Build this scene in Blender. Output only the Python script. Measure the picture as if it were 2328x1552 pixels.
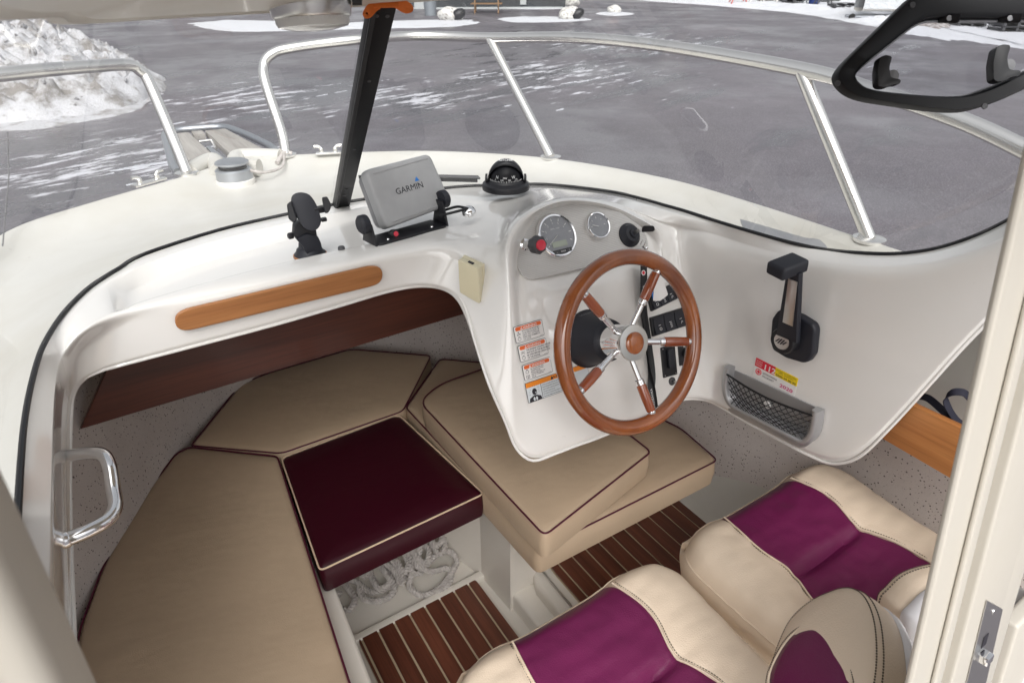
import bpy, bmesh, math, random
from mathutils import Vector, Matrix
random.seed(7)
sc = bpy.context.scene
for o in list(bpy.data.objects):
    bpy.data.objects.remove(o)

# ---------------------------------------------------------------- camera
# boat frame: X to starboard, Y forward, Z up, cabin sole at z = 0, metres
FPX, CX, CY, HY = 1430.0, 1164.0, 776.0, -40.0
EYE = Vector((0.0, 0.0, 1.6))
_p = math.atan2(CY - HY, FPX)
_up = Vector((0, -math.cos(_p), -math.sin(_p)))
_d = Vector((100.0 - CX, HY - CY, FPX)).normalized()
_fw = (_d - _up * _d.dot(_up)).normalized()
_rt = _fw.cross(_up)
def c2w(v):
    return Vector((_rt.dot(v), _fw.dot(v), _up.dot(v)))
cam_d = bpy.data.cameras.new('camera')
cam = bpy.data.objects.new('camera', cam_d)
sc.collection.objects.link(cam)
sc.camera = cam
cam_d.sensor_width = 36.0
cam_d.lens = FPX / 2328.0 * 36.0
cam_d.clip_start = 0.02
cam_d.clip_end = 2000.0
_x, _y, _z = c2w(Vector((1, 0, 0))), c2w(Vector((0, -1, 0))), c2w(Vector((0, 0, -1)))
cam.matrix_world = Matrix(((_x.x, _y.x, _z.x, EYE.x), (_x.y, _y.y, _z.y, EYE.y), (_x.z, _y.z, _z.z, EYE.z), (0, 0, 0, 1)))
cam_d.dof.use_dof = True
cam_d.dof.focus_distance = 1.45
cam_d.dof.aperture_fstop = 9.0

# ---------------------------------------------------------------- overcast sky, weak broad sun
world = bpy.data.worlds.new('World')
sc.world = world
world.use_nodes = True
wn = world.node_tree
wn.nodes.clear()
sky = wn.nodes.new('ShaderNodeTexSky')
sky.sky_type = 'NISHITA'
sky.sun_disc = False
sky.sun_elevation = math.radians(48)
sky.sun_rotation = math.radians(205)
sky.air_density = 1.0
sky.dust_density = 6.0
sky.ozone_density = 1.0
hs = wn.nodes.new('ShaderNodeHueSaturation')
hs.inputs['Saturation'].default_value = 0.14
bg = wn.nodes.new('ShaderNodeBackground')
bg.inputs['Strength'].default_value = 0.15
wo = wn.nodes.new('ShaderNodeOutputWorld')
wn.links.new(sky.outputs[0], hs.inputs['Color'])
wn.links.new(hs.outputs[0], bg.inputs['Color'])
wn.links.new(bg.outputs[0], wo.inputs['Surface'])
sun_d = bpy.data.lights.new('sun', 'SUN')
sun_d.energy = 0.65
sun_d.angle = math.radians(80)
sun_d.color = (1.0, 0.97, 0.93)
sun = bpy.data.objects.new('sun', sun_d)
sc.collection.objects.link(sun)
_a, _e = math.radians(205), math.radians(48)
_sd = Vector((math.sin(_a) * math.cos(_e), math.cos(_a) * math.cos(_e), math.sin(_e)))
sun.rotation_euler = _sd.to_track_quat('Z', 'Y').to_euler()
sc.render.engine = 'CYCLES'
sc.view_settings.view_transform = 'Standard'
sc.view_settings.look = 'None'
sc.view_settings.gamma = 1.0
sc.view_settings.exposure = 0.55
sc.view_settings.use_curve_mapping = False
sc.cycles.max_bounces = 7
sc.cycles.transparent_max_bounces = 12
sc.cycles.diffuse_bounces = 4

# ---------------------------------------------------------------- points measured in the photograph, set on planes of the boat
def ray(px, py):
    return c2w(Vector((px - CX, py - CY, FPX)).normalized())
def PL(px, py, p0, n):
    r = ray(px, py)
    return EYE + r * ((p0 - EYE).dot(n) / r.dot(n))
def PZ(px, py, z): return PL(px, py, Vector((0, 0, z)), Vector((0, 0, 1)))
def PY(px, py, y): return PL(px, py, Vector((0, y, 0)), Vector((0, 1, 0)))
def PX(px, py, x): return PL(px, py, Vector((x, 0, 0)), Vector((1, 0, 0)))
T1 = math.radians(22)
PAN_N = Vector((0, -math.cos(T1), math.sin(T1)))
PAN_V = Vector((0, math.sin(T1), math.cos(T1)))
PAN_O = Vector((0, 1.02, 1.0))
def PP(px, py, d=0.0): return PL(px, py, PAN_O + PAN_N * d, PAN_N)
T2 = math.radians(35)
PLA_N = Vector((0, -math.cos(T2), math.sin(T2)))
PLA_V = Vector((0, math.sin(T2), math.cos(T2)))
PLA_O = Vector((0, 1.048, 1.03))
def PQ(px, py, d=0.0): return PL(px, py, PLA_O + PLA_N * d, PLA_N)
# the yard: asphalt rising gently away from the boat
GS = 0.036
_gd = Vector((math.sin(math.radians(32.9)), math.cos(math.radians(32.9)), 0))
GND_O = Vector((0, 0, -1.15))
GND_N = (Vector((0, 0, 1)) - _gd * GS).normalized()
def PG(px, py, h=0.0): return PL(px, py, GND_O + GND_N * h, GND_N)
def ground_z(x, y): return -1.15 + GS * (_gd.x * x + _gd.y * y)

# ---------------------------------------------------------------- materials
MATS = {}
def nd(t, kind, **kw):
    n = t.nodes.new(kind)
    for k, v in kw.items():
        if k in n.inputs: n.inputs[k].default_value = v
        else: setattr(n, k, v)
    return n
def base(name, col, rough=0.5, metal=0.0, coat=0.0, spec=0.5):
    m = bpy.data.materials.new(name)
    m.use_nodes = True
    t = m.node_tree
    b = t.nodes['Principled BSDF']
    b.inputs['Base Color'].default_value = (*col, 1)
    b.inputs['Roughness'].default_value = rough
    b.inputs['Metallic'].default_value = metal
    b.inputs['Coat Weight'].default_value = coat
    b.inputs['Coat Roughness'].default_value = 0.08
    b.inputs['Specular IOR Level'].default_value = spec
    MATS[name] = m
    return m, t, b
def ramp(t, src, stops):
    r = t.nodes.new('ShaderNodeValToRGB')
    e = r.color_ramp.elements
    while len(e) > 1: e.remove(e[-1])
    e[0].position = stops[0][0]; e[0].color = (*stops[0][1], 1)
    for p, c in stops[1:]:
        k = e.new(p); k.color = (*c, 1)
    t.links.new(src, r.inputs[0])
    return r.outputs[0]
def coords(t, scale=(1, 1, 1), rot=(0, 0, 0)):
    tc = t.nodes.new('ShaderNodeTexCoord')
    mp = t.nodes.new('ShaderNodeMapping')
    mp.inputs['Scale'].default_value = scale
    mp.inputs['Rotation'].default_value = rot
    t.links.new(tc.outputs['Object'], mp.inputs[0])
    return mp.outputs[0]
def noise(t, vec, scale, detail=4, rough=0.55, out=0):
    n = nd(t, 'ShaderNodeTexNoise', Scale=scale, Detail=detail, Roughness=rough)
    if vec is not None: t.links.new(vec, n.inputs['Vector'])
    return n.outputs[out]
def bump(t, b, h, strength=0.2, dist=0.01):
    bp = nd(t, 'ShaderNodeBump', Strength=strength, Distance=dist)
    t.links.new(h, bp.inputs['Height'])
    t.links.new(bp.outputs[0], b.inputs['Normal'])
def mix(t, fac, a, bcol):
    m = t.nodes.new('ShaderNodeMix'); m.data_type = 'RGBA'
    if isinstance(fac, float): m.inputs[0].default_value = fac
    else: t.links.new(fac, m.inputs[0])
    for i, c in ((6, a), (7, bcol)):
        if isinstance(c, tuple): m.inputs[i].default_value = (*c, 1)
        else: t.links.new(c, m.inputs[i])
    return m.outputs[2]
def math_n(t, op, a, b=0.0):
    m = t.nodes.new('ShaderNodeMath'); m.operation = op
    for i, c in enumerate((a, b)):
        if isinstance(c, (int, float)): m.inputs[i].default_value = c
        else: t.links.new(c, m.inputs[i])
    return m.outputs[0]

# gelcoat: glossy off-white with faint grime and hairline scuffs
def gelcoat(name, col, rough, grime, coat):
    m, t, b = base(name, col, rough, coat=coat)
    v = coords(t)
    n1 = noise(t, v, 3.0, 6, 0.6)
    n2 = noise(t, v, 60.0, 3, 0.6)
    f = math_n(t, 'MULTIPLY', ramp(t, n1, [(0.42, (0, 0, 0)), (0.75, (1, 1, 1))]), grime)
    c = mix(t, f, col, tuple(x * y for x, y in zip(col, (0.80, 0.76, 0.68))))
    f2 = math_n(t, 'MULTIPLY', ramp(t, n2, [(0.70, (0, 0, 0)), (0.76, (1, 1, 1))]), grime * 0.6)
    c = mix(t, f2, c, (0.30, 0.27, 0.23))
    t.links.new(c, b.inputs['Base Color'])
    t.links.new(ramp(t, n1, [(0.3, (rough * 0.8,) * 3), (0.8, (min(1, rough * 1.5),) * 3)]), b.inputs['Roughness'])
    bump(t, b, noise(t, v, 9.0, 2), 0.03, 0.01)
    return m
gelcoat('gelcoat', (0.78, 0.762, 0.735), 0.13, 0.16, 0.9)
gelcoat('deck', (0.575, 0.565, 0.53), 0.36, 0.5, 0.05)
gelcoat('liner', (0.70, 0.66, 0.60), 0.40, 0.25, 0.1)
gelcoat('frame_cream', (0.56, 0.525, 0.46), 0.40, 0.2, 0.1)
base('cream_plastic', (0.72, 0.66, 0.47), 0.45)
base('white_shell', (0.72, 0.71, 0.73), 0.3, coat=0.3)
base('black_rubber', (0.006, 0.006, 0.008), 0.5)
base('black_plastic', (0.010, 0.010, 0.013), 0.42)
base('black_soft', (0.012, 0.013, 0.02), 0.55)
base('black_paint', (0.004, 0.004, 0.006), 0.42, spec=0.25)
base('dark_grey', (0.06, 0.06, 0.065), 0.5)
base('grey_plastic', (0.20, 0.20, 0.21), 0.45)
base('chrome', (0.82, 0.82, 0.83), 0.07, 1.0)
base('steel_brushed', (0.62, 0.61, 0.59), 0.28, 1.0)
base('steel_rail', (0.86, 0.845, 0.82), 0.27, 1.0)
base('galvanised', (0.45, 0.47, 0.50), 0.42, 0.9)
base('silver_paint', (0.42, 0.42, 0.43), 0.40, 0.6)
base('red_button', (0.65, 0.03, 0.06), 0.35, coat=0.3)
base('orange_strap', (0.75, 0.17, 0.02), 0.6)
base('label_white', (0.80, 0.78, 0.76), 0.4)
base('label_silver', (0.62, 0.66, 0.68), 0.4)
base('ink', (0.02, 0.018, 0.025), 0.5)
base('ink_white', (0.8, 0.8, 0.8), 0.5)
base('orange_ink', (0.75, 0.13, 0.02), 0.45)
base('amber_ink', (0.80, 0.24, 0.01), 0.45)
base('red_ink', (0.70, 0.015, 0.04), 0.45)
base('yellow_ink', (0.85, 0.62, 0.01), 0.45)
base('magenta_ink', (0.65, 0.01, 0.20), 0.45)
base('blue_ink', (0.02, 0.18, 0.55), 0.45)
base('lcd', (0.40, 0.44, 0.36), 0.25, coat=0.5)
base('dial_grey', (0.30, 0.31, 0.335), 0.35, coat=0.2)
base('lamp_lens', (0.75, 0.75, 0.72), 0.15, coat=0.6)
base('stitch', (0.09, 0.07, 0.05), 0.8)
base('plastic_white', (0.70, 0.68, 0.64), 0.4)
base('navy_cloth', (0.010, 0.010, 0.022), 0.8)
base('blue_plastic', (0.01, 0.03, 0.16), 0.45)
base('red_paint', (0.45, 0.05, 0.04), 0.5)
base('wood_grey_far', (0.28, 0.17, 0.09), 0.7)
base('wall_dark', (0.045, 0.05, 0.055), 0.8)
base('door_grey', (0.40, 0.42, 0.42), 0.7)
base('window_dark', (0.02, 0.025, 0.03), 0.15)
base('pink_thing', (0.6, 0.08, 0.2), 0.7)
base('green_leaf', (0.06, 0.10, 0.04), 0.8)
base('zinc', (0.30, 0.33, 0.36), 0.5, 0.5)
base('tyre', (0.02, 0.02, 0.02), 0.8)

# chartplotter cover, with slight mottling
m, t, b = base('grey_cover', (0.33, 0.333, 0.34), 0.5)
v = coords(t)
t.links.new(ramp(t, noise(t, v, 18.0, 3), [(0.3, (0.305, 0.307, 0.312)), (0.75, (0.36, 0.362, 0.368))]), b.inputs['Base Color'])
bump(t, b, noise(t, v, 900.0, 2), 0.05, 0.001)

# varnished wood: stretched grain along one local axis
def wood(name, c1, c2, axis, rough=0.35, coat=0.3, sc_=1.0, fine=1.0):
    m, t, b = base(name, c1, rough, coat=coat)
    s = [14.0 * sc_] * 3; s[axis] = 0.9 * sc_
    oi = t.nodes.new('ShaderNodeObjectInfo')
    def shift(vec):
        va = t.nodes.new('ShaderNodeVectorMath'); va.operation = 'ADD'
        t.links.new(vec, va.inputs[0]); t.links.new(math_n(t, 'MULTIPLY', oi.outputs['Random'], 37.0), va.inputs[1])
        return va.outputs[0]
    v = shift(coords(t, tuple(s)))
    n1 = noise(t, v, 1.6, 5, 0.6)
    s2 = [160.0 * sc_] * 3; s2[axis] = 5.0 * sc_
    v2 = shift(coords(t, tuple(s2)))
    n2 = noise(t, v2, 1.5, 3, 0.6)
    c = ramp(t, n1, [(0.30, c2), (0.5, tuple((a + q) / 2 for a, q in zip(c1, c2))), (0.68, c1)])
    f = math_n(t, 'MULTIPLY', ramp(t, n2, [(0.45, (0, 0, 0)), (0.75, (1, 1, 1))]), 0.45 * fine)
    c = mix(t, f, c, tuple(x * 0.5 for x in c2))
    t.links.new(c, b.inputs['Base Color'])
    bump(t, b, n2, 0.05, 0.002)
    return m
wood('teak_trim', (0.43, 0.185, 0.062), (0.30, 0.115, 0.034), 0, 0.45, 0.05)
wood('teak_shelf', (0.44, 0.19, 0.06), (0.30, 0.11, 0.030), 1, 0.45, 0.05)
wood('mahogany', (0.115, 0.026, 0.013), (0.055, 0.012, 0.007), 0, 0.4, 0.1, 0.7)
wood('floor_wood', (0.175, 0.056, 0.031), (0.082, 0.025, 0.015), 1, 0.38, 0.15, 1.2)
wood('weathered', (0.42, 0.40, 0.375), (0.27, 0.25, 0.23), 1, 0.85, 0.0, 0.8)
wood('spoke_wood', (0.36, 0.085, 0.022), (0.22, 0.042, 0.012), 2, 0.2, 0.9, 1.6, 0.7)
wood('cap_wood', (0.38, 0.11, 0.025), (0.27, 0.068, 0.016), 2, 0.25, 0.8, 1.5, 0.7)
base('caulk', (0.50, 0.42, 0.28), 0.6)
# wheel rim: varnished hardwood, fine grain with a few darker growth rings
m, t, b = base('rim_wood', (0.40, 0.11, 0.022), 0.2, coat=0.9)
v = coords(t, (1, 1, 1))
n1 = noise(t, coords(t, (9.0, 26.0, 9.0)), 1.0, 4)
n2 = noise(t, coords(t, (60.0, 420.0, 60.0)), 1.0, 3)
c = ramp(t, n1, [(0.32, (0.18, 0.046, 0.011)), (0.5, (0.255, 0.070, 0.016)), (0.68, (0.33, 0.098, 0.024))])
c = mix(t, math_n(t, 'MULTIPLY', ramp(t, n2, [(0.45, (0, 0, 0)), (0.75, (1, 1, 1))]), 0.35), c, (0.22, 0.045, 0.010))
t.links.new(c, b.inputs['Base Color'])

# spatter-painted lining: grey-beige with dark flecks and orange-peel relief
m, t, b = base('spatter', (0.46, 0.41, 0.39), 0.62)
v = coords(t)
vo = nd(t, 'ShaderNodeTexVoronoi', Scale=140.0)
t.links.new(v, vo.inputs['Vector'])
wb = noise(t, v, 210.0, 2)
dist = math_n(t, 'ADD', vo.outputs['Distance'], math_n(t, 'MULTIPLY', math_n(t, 'SUBTRACT', wb, 0.5), 0.35))
rnd = nd(t, 'ShaderNodeSeparateColor'); t.links.new(vo.outputs['Color'], rnd.inputs[0])
thr = math_n(t, 'MULTIPLY', math_n(t, 'GREATER_THAN', rnd.outputs[0], 0.35), math_n(t, 'MULTIPLY', rnd.outputs[1], 0.33))
fl = math_n(t, 'LESS_THAN', dist, thr)
c0 = ramp(t, noise(t, v, 5.0, 5), [(0.3, (0.49, 0.44, 0.42)), (0.7, (0.58, 0.535, 0.515))])
c0 = mix(t, math_n(t, 'MULTIPLY', ramp(t, noise(t, v, 330.0, 2), [(0.62, (0, 0, 0)), (0.7, (1, 1, 1))]), 0.5), c0, (0.24, 0.21, 0.20))
t.links.new(mix(t, fl, c0, (0.12, 0.10, 0.095)), b.inputs['Base Color'])
bump(t, b, noise(t, v, 55.0, 4), 0.35, 0.004)

# upholstery: leather grain and soft creases
def vinyl(name, col, rough, grain=0.12, crease=0.0, var=0.12):
    m, t, b = base(name, col, rough, spec=0.4)
    v = coords(t)
    n1 = noise(t, v, 4.0, 5)
    c = mix(t, math_n(t, 'MULTIPLY', ramp(t, n1, [(0.35, (0, 0, 0)), (0.75, (1, 1, 1))]), var * 2), col, tuple(x * 0.80 for x in col))
    t.links.new(c, b.inputs['Base Color'])
    vo = nd(t, 'ShaderNodeTexVoronoi', Scale=420.0)
    t.links.new(v, vo.inputs['Vector'])
    h = math_n(t, 'MULTIPLY', vo.outputs['Distance'], grain)
    if crease:
        vs = coords(t, (5.0, 9.0, 6.0), (0.3, 0.2, 0.7))
        cr = noise(t, vs, 1.3, 3, 0.5)
        h = math_n(t, 'ADD', h, math_n(t, 'MULTIPLY', cr, crease))
    bump(t, b, h, 0.5, 0.006)
    return m
vinyl('vinyl_beige', (0.46, 0.348, 0.243), 0.40, 0.05, 1.6, .22)
vinyl('vinyl_burgundy', (0.032, 0.0010, 0.0065), 0.38, 0.04, 0.7)
vinyl('leather_cream', (0.74, 0.61, 0.475), 0.45, 0.10, 1.7, 0.10)
vinyl('leather_purple', (0.135, 0.010, 0.064), 0.38, 0.10, 1.3, 0.2)
base('piping_burgundy', (0.075, 0.006, 0.022), 0.45)
base('piping_cream', (0.62, 0.47, 0.33), 0.5)

# ribbed instrument plate
m, t, b = base('ribbed_plate', (0.47, 0.455, 0.44), 0.42, 0.25)
v = coords(t)
w = nd(t, 'ShaderNodeTexWave', Scale=95.0, wave_type='BANDS', bands_direction='Z')
t.links.new(v, w.inputs['Vector'])
t.links.new(ramp(t, w.outputs['Fac'], [(0.2, (0.50, 0.485, 0.465)), (0.6, (0.57, 0.555, 0.535))]), b.inputs['Base Color'])
bump(t, b, w.outputs['Fac'], 0.25, 0.001)

# rope
m, t, b = base('rope', (0.44, 0.41, 0.40), 0.85)
v = coords(t)
t.links.new(ramp(t, noise(t, v, 40.0, 4), [(0.3, (0.38, 0.35, 0.33)), (0.7, (0.56, 0.525, 0.50))]), b.inputs['Base Color'])

# thin glass: clear with a surface reflection, lets daylight straight through
def thin_glass(name, tint, refl):
    m = bpy.data.materials.new(name); m.use_nodes = True
    t = m.node_tree; t.nodes.clear()
    tr = nd(t, 'ShaderNodeBsdfTransparent'); tr.inputs[0].default_value = (*tint, 1)
    gl = nd(t, 'ShaderNodeBsdfGlossy'); gl.inputs['Roughness'].default_value = 0.02
    fr = nd(t, 'ShaderNodeFresnel', IOR=1.45)
    mx = nd(t, 'ShaderNodeMixShader')
    t.links.new(math_n(t, 'MULTIPLY', fr.outputs[0], refl), mx.inputs[0])
    t.links.new(tr.outputs[0], mx.inputs[1]); t.links.new(gl.outputs[0], mx.inputs[2])
    o = nd(t, 'ShaderNodeOutputMaterial'); t.links.new(mx.outputs[0], o.inputs[0])
    MATS[name] = m
thin_glass('glass', (0.96, 0.97, 0.97), 0.09)
thin_glass('glass_tint', (0.80, 0.80, 0.82), 0.2)
thin_glass('lens_glass', (0.97, 0.97, 0.97), 0.15)

# wet asphalt with melt-water sheen, dark seams and stretched slush
m, t, b = base('asphalt', (0.12, 0.12, 0.125), 0.5)
v = coords(t)
big = noise(t, v, 0.16, 4, 0.6)
med = noise(t, v, 1.1, 5, 0.65)
fine = noise(t, v, 42.0, 4, 0.75)
c = ramp(t, big, [(0.32, (0.074, 0.067, 0.078)), (0.50, (0.112, 0.103, 0.117)), (0.68, (0.146, 0.134, 0.149))])
c = mix(t, math_n(t, 'MULTIPLY', ramp(t, med, [(0.40, (0, 0, 0)), (0.70, (1, 1, 1))]), 0.45), c, (0.075, 0.070, 0.076))
c = mix(t, math_n(t, 'MULTIPLY', ramp(t, fine, [(0.48, (0, 0, 0)), (0.62, (1, 1, 1))]), 0.7), c, (0.24, 0.225, 0.243))
c = mix(t, math_n(t, 'MULTIPLY', ramp(t, noise(t, v, 75.0, 2), [(0.58, (0, 0, 0)), (0.66, (1, 1, 1))]), 0.7), c, (0.035, 0.032, 0.035))
# slush smears dragged out by tyres: streaky, and only in the stretches that were driven
r1 = coords(t, (1, 1, 1), (0, 0, math.radians(-14)))
mp2 = t.nodes.new('ShaderNodeMapping'); mp2.inputs['Scale'].default_value = (0.80, 3.0, 1.0)
t.links.new(r1, mp2.inputs[0])
s1 = noise(t, mp2.outputs[0], 1.3, 12, 0.74)
reg = None
for (px_, py_, rad) in ((1260, 170, 4.2), (300, 350, 3.2), (580, 225, 3.4), (930, 220, 2.8), (1380, 95, 5.0), (60, 420, 2.0)):
    q_ = PG(px_, py_)
    vm = t.nodes.new('ShaderNodeVectorMath'); vm.operation = 'DISTANCE'
    t.links.new(v, vm.inputs[0]); vm.inputs[1].default_value = q_
    g_ = math_n(t, 'SUBTRACT', 1.0, math_n(t, 'MULTIPLY', vm.outputs['Value'], 1.0 / rad))
    reg = g_ if reg is None else math_n(t, 'MAXIMUM', reg, g_)
reg = math_n(t, 'MAXIMUM', reg, -0.5)
smear = math_n(t, 'ADD', s1, math_n(t, 'MULTIPLY', reg, 0.15))
sm = ramp(t, smear, [(0.625, (0, 0, 0)), (0.645, (0.25,) * 3), (0.67, (0.85,) * 3), (0.72, (1,) * 3)])
c = mix(t, sm, c, (0.56, 0.56, 0.60))
# melt-water soaking into the driven stretches: darker and glossier
wn1 = noise(t, mp2.outputs[0], 0.35, 5, 0.6)
soak = ramp(t, math_n(t, 'ADD', wn1, math_n(t, 'MULTIPLY', reg, 0.14)), [(0.53, (0, 0, 0)), (0.62, (1, 1, 1))])
soak = math_n(t, 'MULTIPLY', soak, math_n(t, 'SUBTRACT', 1.0, sm))
c = mix(t, math_n(t, 'MULTIPLY', soak, 0.75), c, (0.050, 0.046, 0.055))
t.links.new(c, b.inputs['Base Color'])
wet = ramp(t, noise(t, v, 0.35, 4, 0.6), [(0.40, (0.30,) * 3), (0.58, (0.62,) * 3)])
t.links.new(mix(t, math_n(t, 'MULTIPLY', soak, 0.8), wet, (0.16, 0.16, 0.16)), b.inputs['Roughness'])
bump(t, b, math_n(t, 'ADD', fine, math_n(t, 'MULTIPLY', sm, 1.0)), 0.2, 0.008)

def snow_mat(name, col, dirt, thr):
    m, t, b = base(name, col, 0.7)
    v = coords(t)
    n1 = noise(t, v, 1.4, 8, 0.7)
    n2 = noise(t, v, 11.0, 5, 0.7)
    c = mix(t, ramp(t, n1, [(thr, (0, 0, 0)), (thr + 0.13, (0.8,) * 3)]), col, dirt)
    c = mix(t, math_n(t, 'MULTIPLY', ramp(t, n2, [(0.56, (0, 0, 0)), (0.68, (1, 1, 1))]), 0.4), c, dirt)
    t.links.new(c, b.inputs['Base Color'])
    bump(t, b, n2, 0.7, 0.05)
snow_mat('snow', (0.60, 0.61, 0.64), (0.42, 0.40, 0.37), 0.60)
snow_mat('snow_dirty', (0.50, 0.50, 0.52), (0.17, 0.15, 0.13), 0.48)
snow_mat('slush', (0.48, 0.49, 0.53), (0.32, 0.31, 0.33), 0.60)
m, t, b = base('boulder_white', (0.65, 0.64, 0.61), 0.8)
v = coords(t)
t.links.new(ramp(t, noise(t, v, 9.0, 5), [(0.34, (0.25, 0.23, 0.21)), (0.48, (0.62, 0.61, 0.58))]), b.inputs['Base Color'])
m, t, b = base('tarp', (0.50, 0.52, 0.54), 0.5)
bump(t, b, noise(t, coords(t), 2.5, 4), 0.8, 0.15)
m, t, b = base('gravel_heap', (0.28, 0.25, 0.24), 0.9)
t.links.new(ramp(t, noise(t, coords(t), 6.0, 5), [(0.4, (0.20, 0.17, 0.16)), (0.65, (0.5, 0.48, 0.47))]), b.inputs['Base Color'])

# ---------------------------------------------------------------- mesh helpers
COL = sc.collection
def tag(o, label=None, cat=None, group=None, kind=None):
    if label: o['label'] = label
    if cat: o['category'] = cat
    if group: o['group'] = group
    if kind: o['kind'] = kind
    return o
def thing(name, loc, label, cat, group=None):
    o = bpy.data.objects.new(name, None)
    o.empty_display_size = 0.05
    o.location = loc
    COL.objects.link(o)
    return tag(o, label, cat, group)
def wmat(o):
    m = Matrix.LocRotScale(o.location, o.rotation_euler, o.scale)
    if o.parent: m = wmat(o.parent) @ o.matrix_parent_inverse @ m
    return m
def adopt(o, parent):
    o.parent = parent
    o.matrix_parent_inverse = wmat(parent).inverted()
class MB:
    """collects vertices and faces, built as one mesh object"""
    def __init__(s): s.v = []; s.f = []; s.m = []; s.mats = []
    def slot(s, mat):
        if mat not in s.mats: s.mats.append(mat)
        return s.mats.index(mat)
    def add(s, vs, fs, mat=None):
        k = len(s.v); s.v += [Vector(q) for q in vs]
        i = s.slot(mat) if mat else 0
        for f in fs: s.f.append(tuple(a + k for a in f)); s.m.append(i)
        return s
    def build(s, name, mat=None, parent=None, smooth=True, centre=True, angle=None, weld=False):
        me = bpy.data.meshes.new(name)
        c = Vector((0, 0, 0))
        if centre and s.v:
            c = sum(s.v, Vector((0, 0, 0))) / len(s.v)
        me.from_pydata([tuple(q - c) for q in s.v], [], s.f)
        if s.mats:
            for q in s.mats: me.materials.append(MATS[q])
            for p, i in zip(me.polygons, s.m): p.material_index = i
        else: me.materials.append(MATS[mat])
        if weld:
            bm = bmesh.new(); bm.from_mesh(me)
            bmesh.ops.remove_doubles(bm, verts=bm.verts, dist=1e-5)
            bm.to_mesh(me); bm.free()
        bm = bmesh.new(); bm.from_mesh(me)
        bmesh.ops.recalc_face_normals(bm, faces=bm.faces)
        bm.to_mesh(me); bm.free()
        if smooth:
            for p in me.polygons: p.use_smooth = True
            me.set_sharp_from_angle(angle=math.radians(angle if angle else 38))
        o = bpy.data.objects.new(name, me)
        o.location = c
        COL.objects.link(o)
        if parent: adopt(o, parent)
        return o
    # --- shapes
    def ring_tube(s, pts, rad, seg=10, closed=False, cap=True, mat=None, up=None):
        pts = [Vector(p) for p in pts]; n = len(pts)
        rads = rad if isinstance(rad, (list, tuple)) else [rad] * n
        t0 = None; rings = []; nrm = None
        for i in range(n):
            if closed: tg = (pts[(i + 1) % n] - pts[i - 1]).normalized()
            else: tg = (pts[min(i + 1, n - 1)] - pts[max(i - 1, 0)]).normalized()
            if nrm is None:
                a = up or (Vector((0, 0, 1)) if abs(tg.z) < 0.9 else Vector((1, 0, 0)))
                nrm = (a - tg * a.dot(tg)).normalized()
            else:
                nrm = (nrm - tg * nrm.dot(tg)).normalized()
            b = tg.cross(nrm)
            rings.append([pts[i] + (nrm * math.cos(2 * math.pi * k / seg) + b * math.sin(2 * math.pi * k / seg)) * rads[i] for k in range(seg)])
        vs = [q for r in rings for q in r]; fs = []
        m = n if closed else n - 1
        for i in range(m):
            j = (i + 1) % n
            for k in range(seg):
                l = (k + 1) % seg
                fs.append((i * seg + k, i * seg + l, j * seg + l, j * seg + k))
        if cap and not closed:
            fs.append(tuple(range(seg))[::-1]); fs.append(tuple((n - 1) * seg + k for k in range(seg)))
        return s.add(vs, fs, mat)
    def lathe(s, o, ax, prof, seg=32, mat=None, u=None, cap_end=True):
        """prof: list of (radius, height along ax)"""
        o = Vector(o); ax = Vector(ax).normalized()
        a = u or (Vector((1, 0, 0)) if abs(ax.x) < 0.9 else Vector((0, 1, 0)))
        a = (a - ax * a.dot(ax)).normalized(); b = ax.cross(a)
        vs = []; fs = []
        for r, h in prof:
            for k in range(seg):
                th = 2 * math.pi * k / seg
                vs.append(o + ax * h + (a * math.cos(th) + b * math.sin(th)) * max(r, 1e-5))
        for i in range(len(prof) - 1):
            for k in range(seg):
                l = (k + 1) % seg
                fs.append((i * seg + k, i * seg + l, (i + 1) * seg + l, (i + 1) * seg + k))
        if prof[0][0] > 1e-4: fs.append(tuple(range(seg))[::-1])
        if cap_end and prof[-1][0] > 1e-4: fs.append(tuple((len(prof) - 1) * seg + k for k in range(seg)))
        return s.add(vs, fs, mat)
    def prism(s, poly, off, bev=0.0, seg=2, mat=None, both=True):
        """polygon (3-D points, planar) pushed along off, edges of both caps rounded"""
        poly = [Vector(p) for p in poly]; off = Vector(off)
        bm = bmesh.new()
        a = [bm.verts.new(p) for p in poly]; b = [bm.verts.new(p + off) for p in poly]
        n = len(poly)
        f1 = bm.faces.new(a); f2 = bm.faces.new(b[::-1])
        for i in range(n): bm.faces.new((a[i], b[i], b[(i + 1) % n], a[(i + 1) % n]))
        bmesh.ops.recalc_face_normals(bm, faces=bm.faces)
        if bev:
            es = set(f2.edges) | (set(f1.edges) if both else set())
            bmesh.ops.bevel(bm, geom=list(es), offset=bev, segments=seg, profile=0.6, affect='EDGES', clamp_overlap=True)
        bm.verts.index_update()
        s.add([v.co.copy() for v in bm.verts], [tuple(v.index for v in f.verts) for f in bm.faces], mat)
        bm.free(); return s
    def box(s, o, u, v, w, bev=0.0, seg=2, mat=None):
        """box from centre o and three half-axis vectors"""
        o, u, v, w = Vector(o), Vector(u), Vector(v), Vector(w)
        bm = bmesh.new()
        bmesh.ops.create_cube(bm, size=2.0)
        for q in bm.verts: q.co = o + u * q.co.x + v * q.co.y + w * q.co.z
        bmesh.ops.recalc_face_normals(bm, faces=bm.faces)
        if bev: bmesh.ops.bevel(bm, geom=list(bm.edges), offset=bev, segments=seg, profile=0.6, affect='EDGES', clamp_overlap=True)
        bm.verts.index_update()
        s.add([q.co.copy() for q in bm.verts], [tuple(q.index for q in f.verts) for f in bm.faces], mat)
        bm.free(); return s
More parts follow.
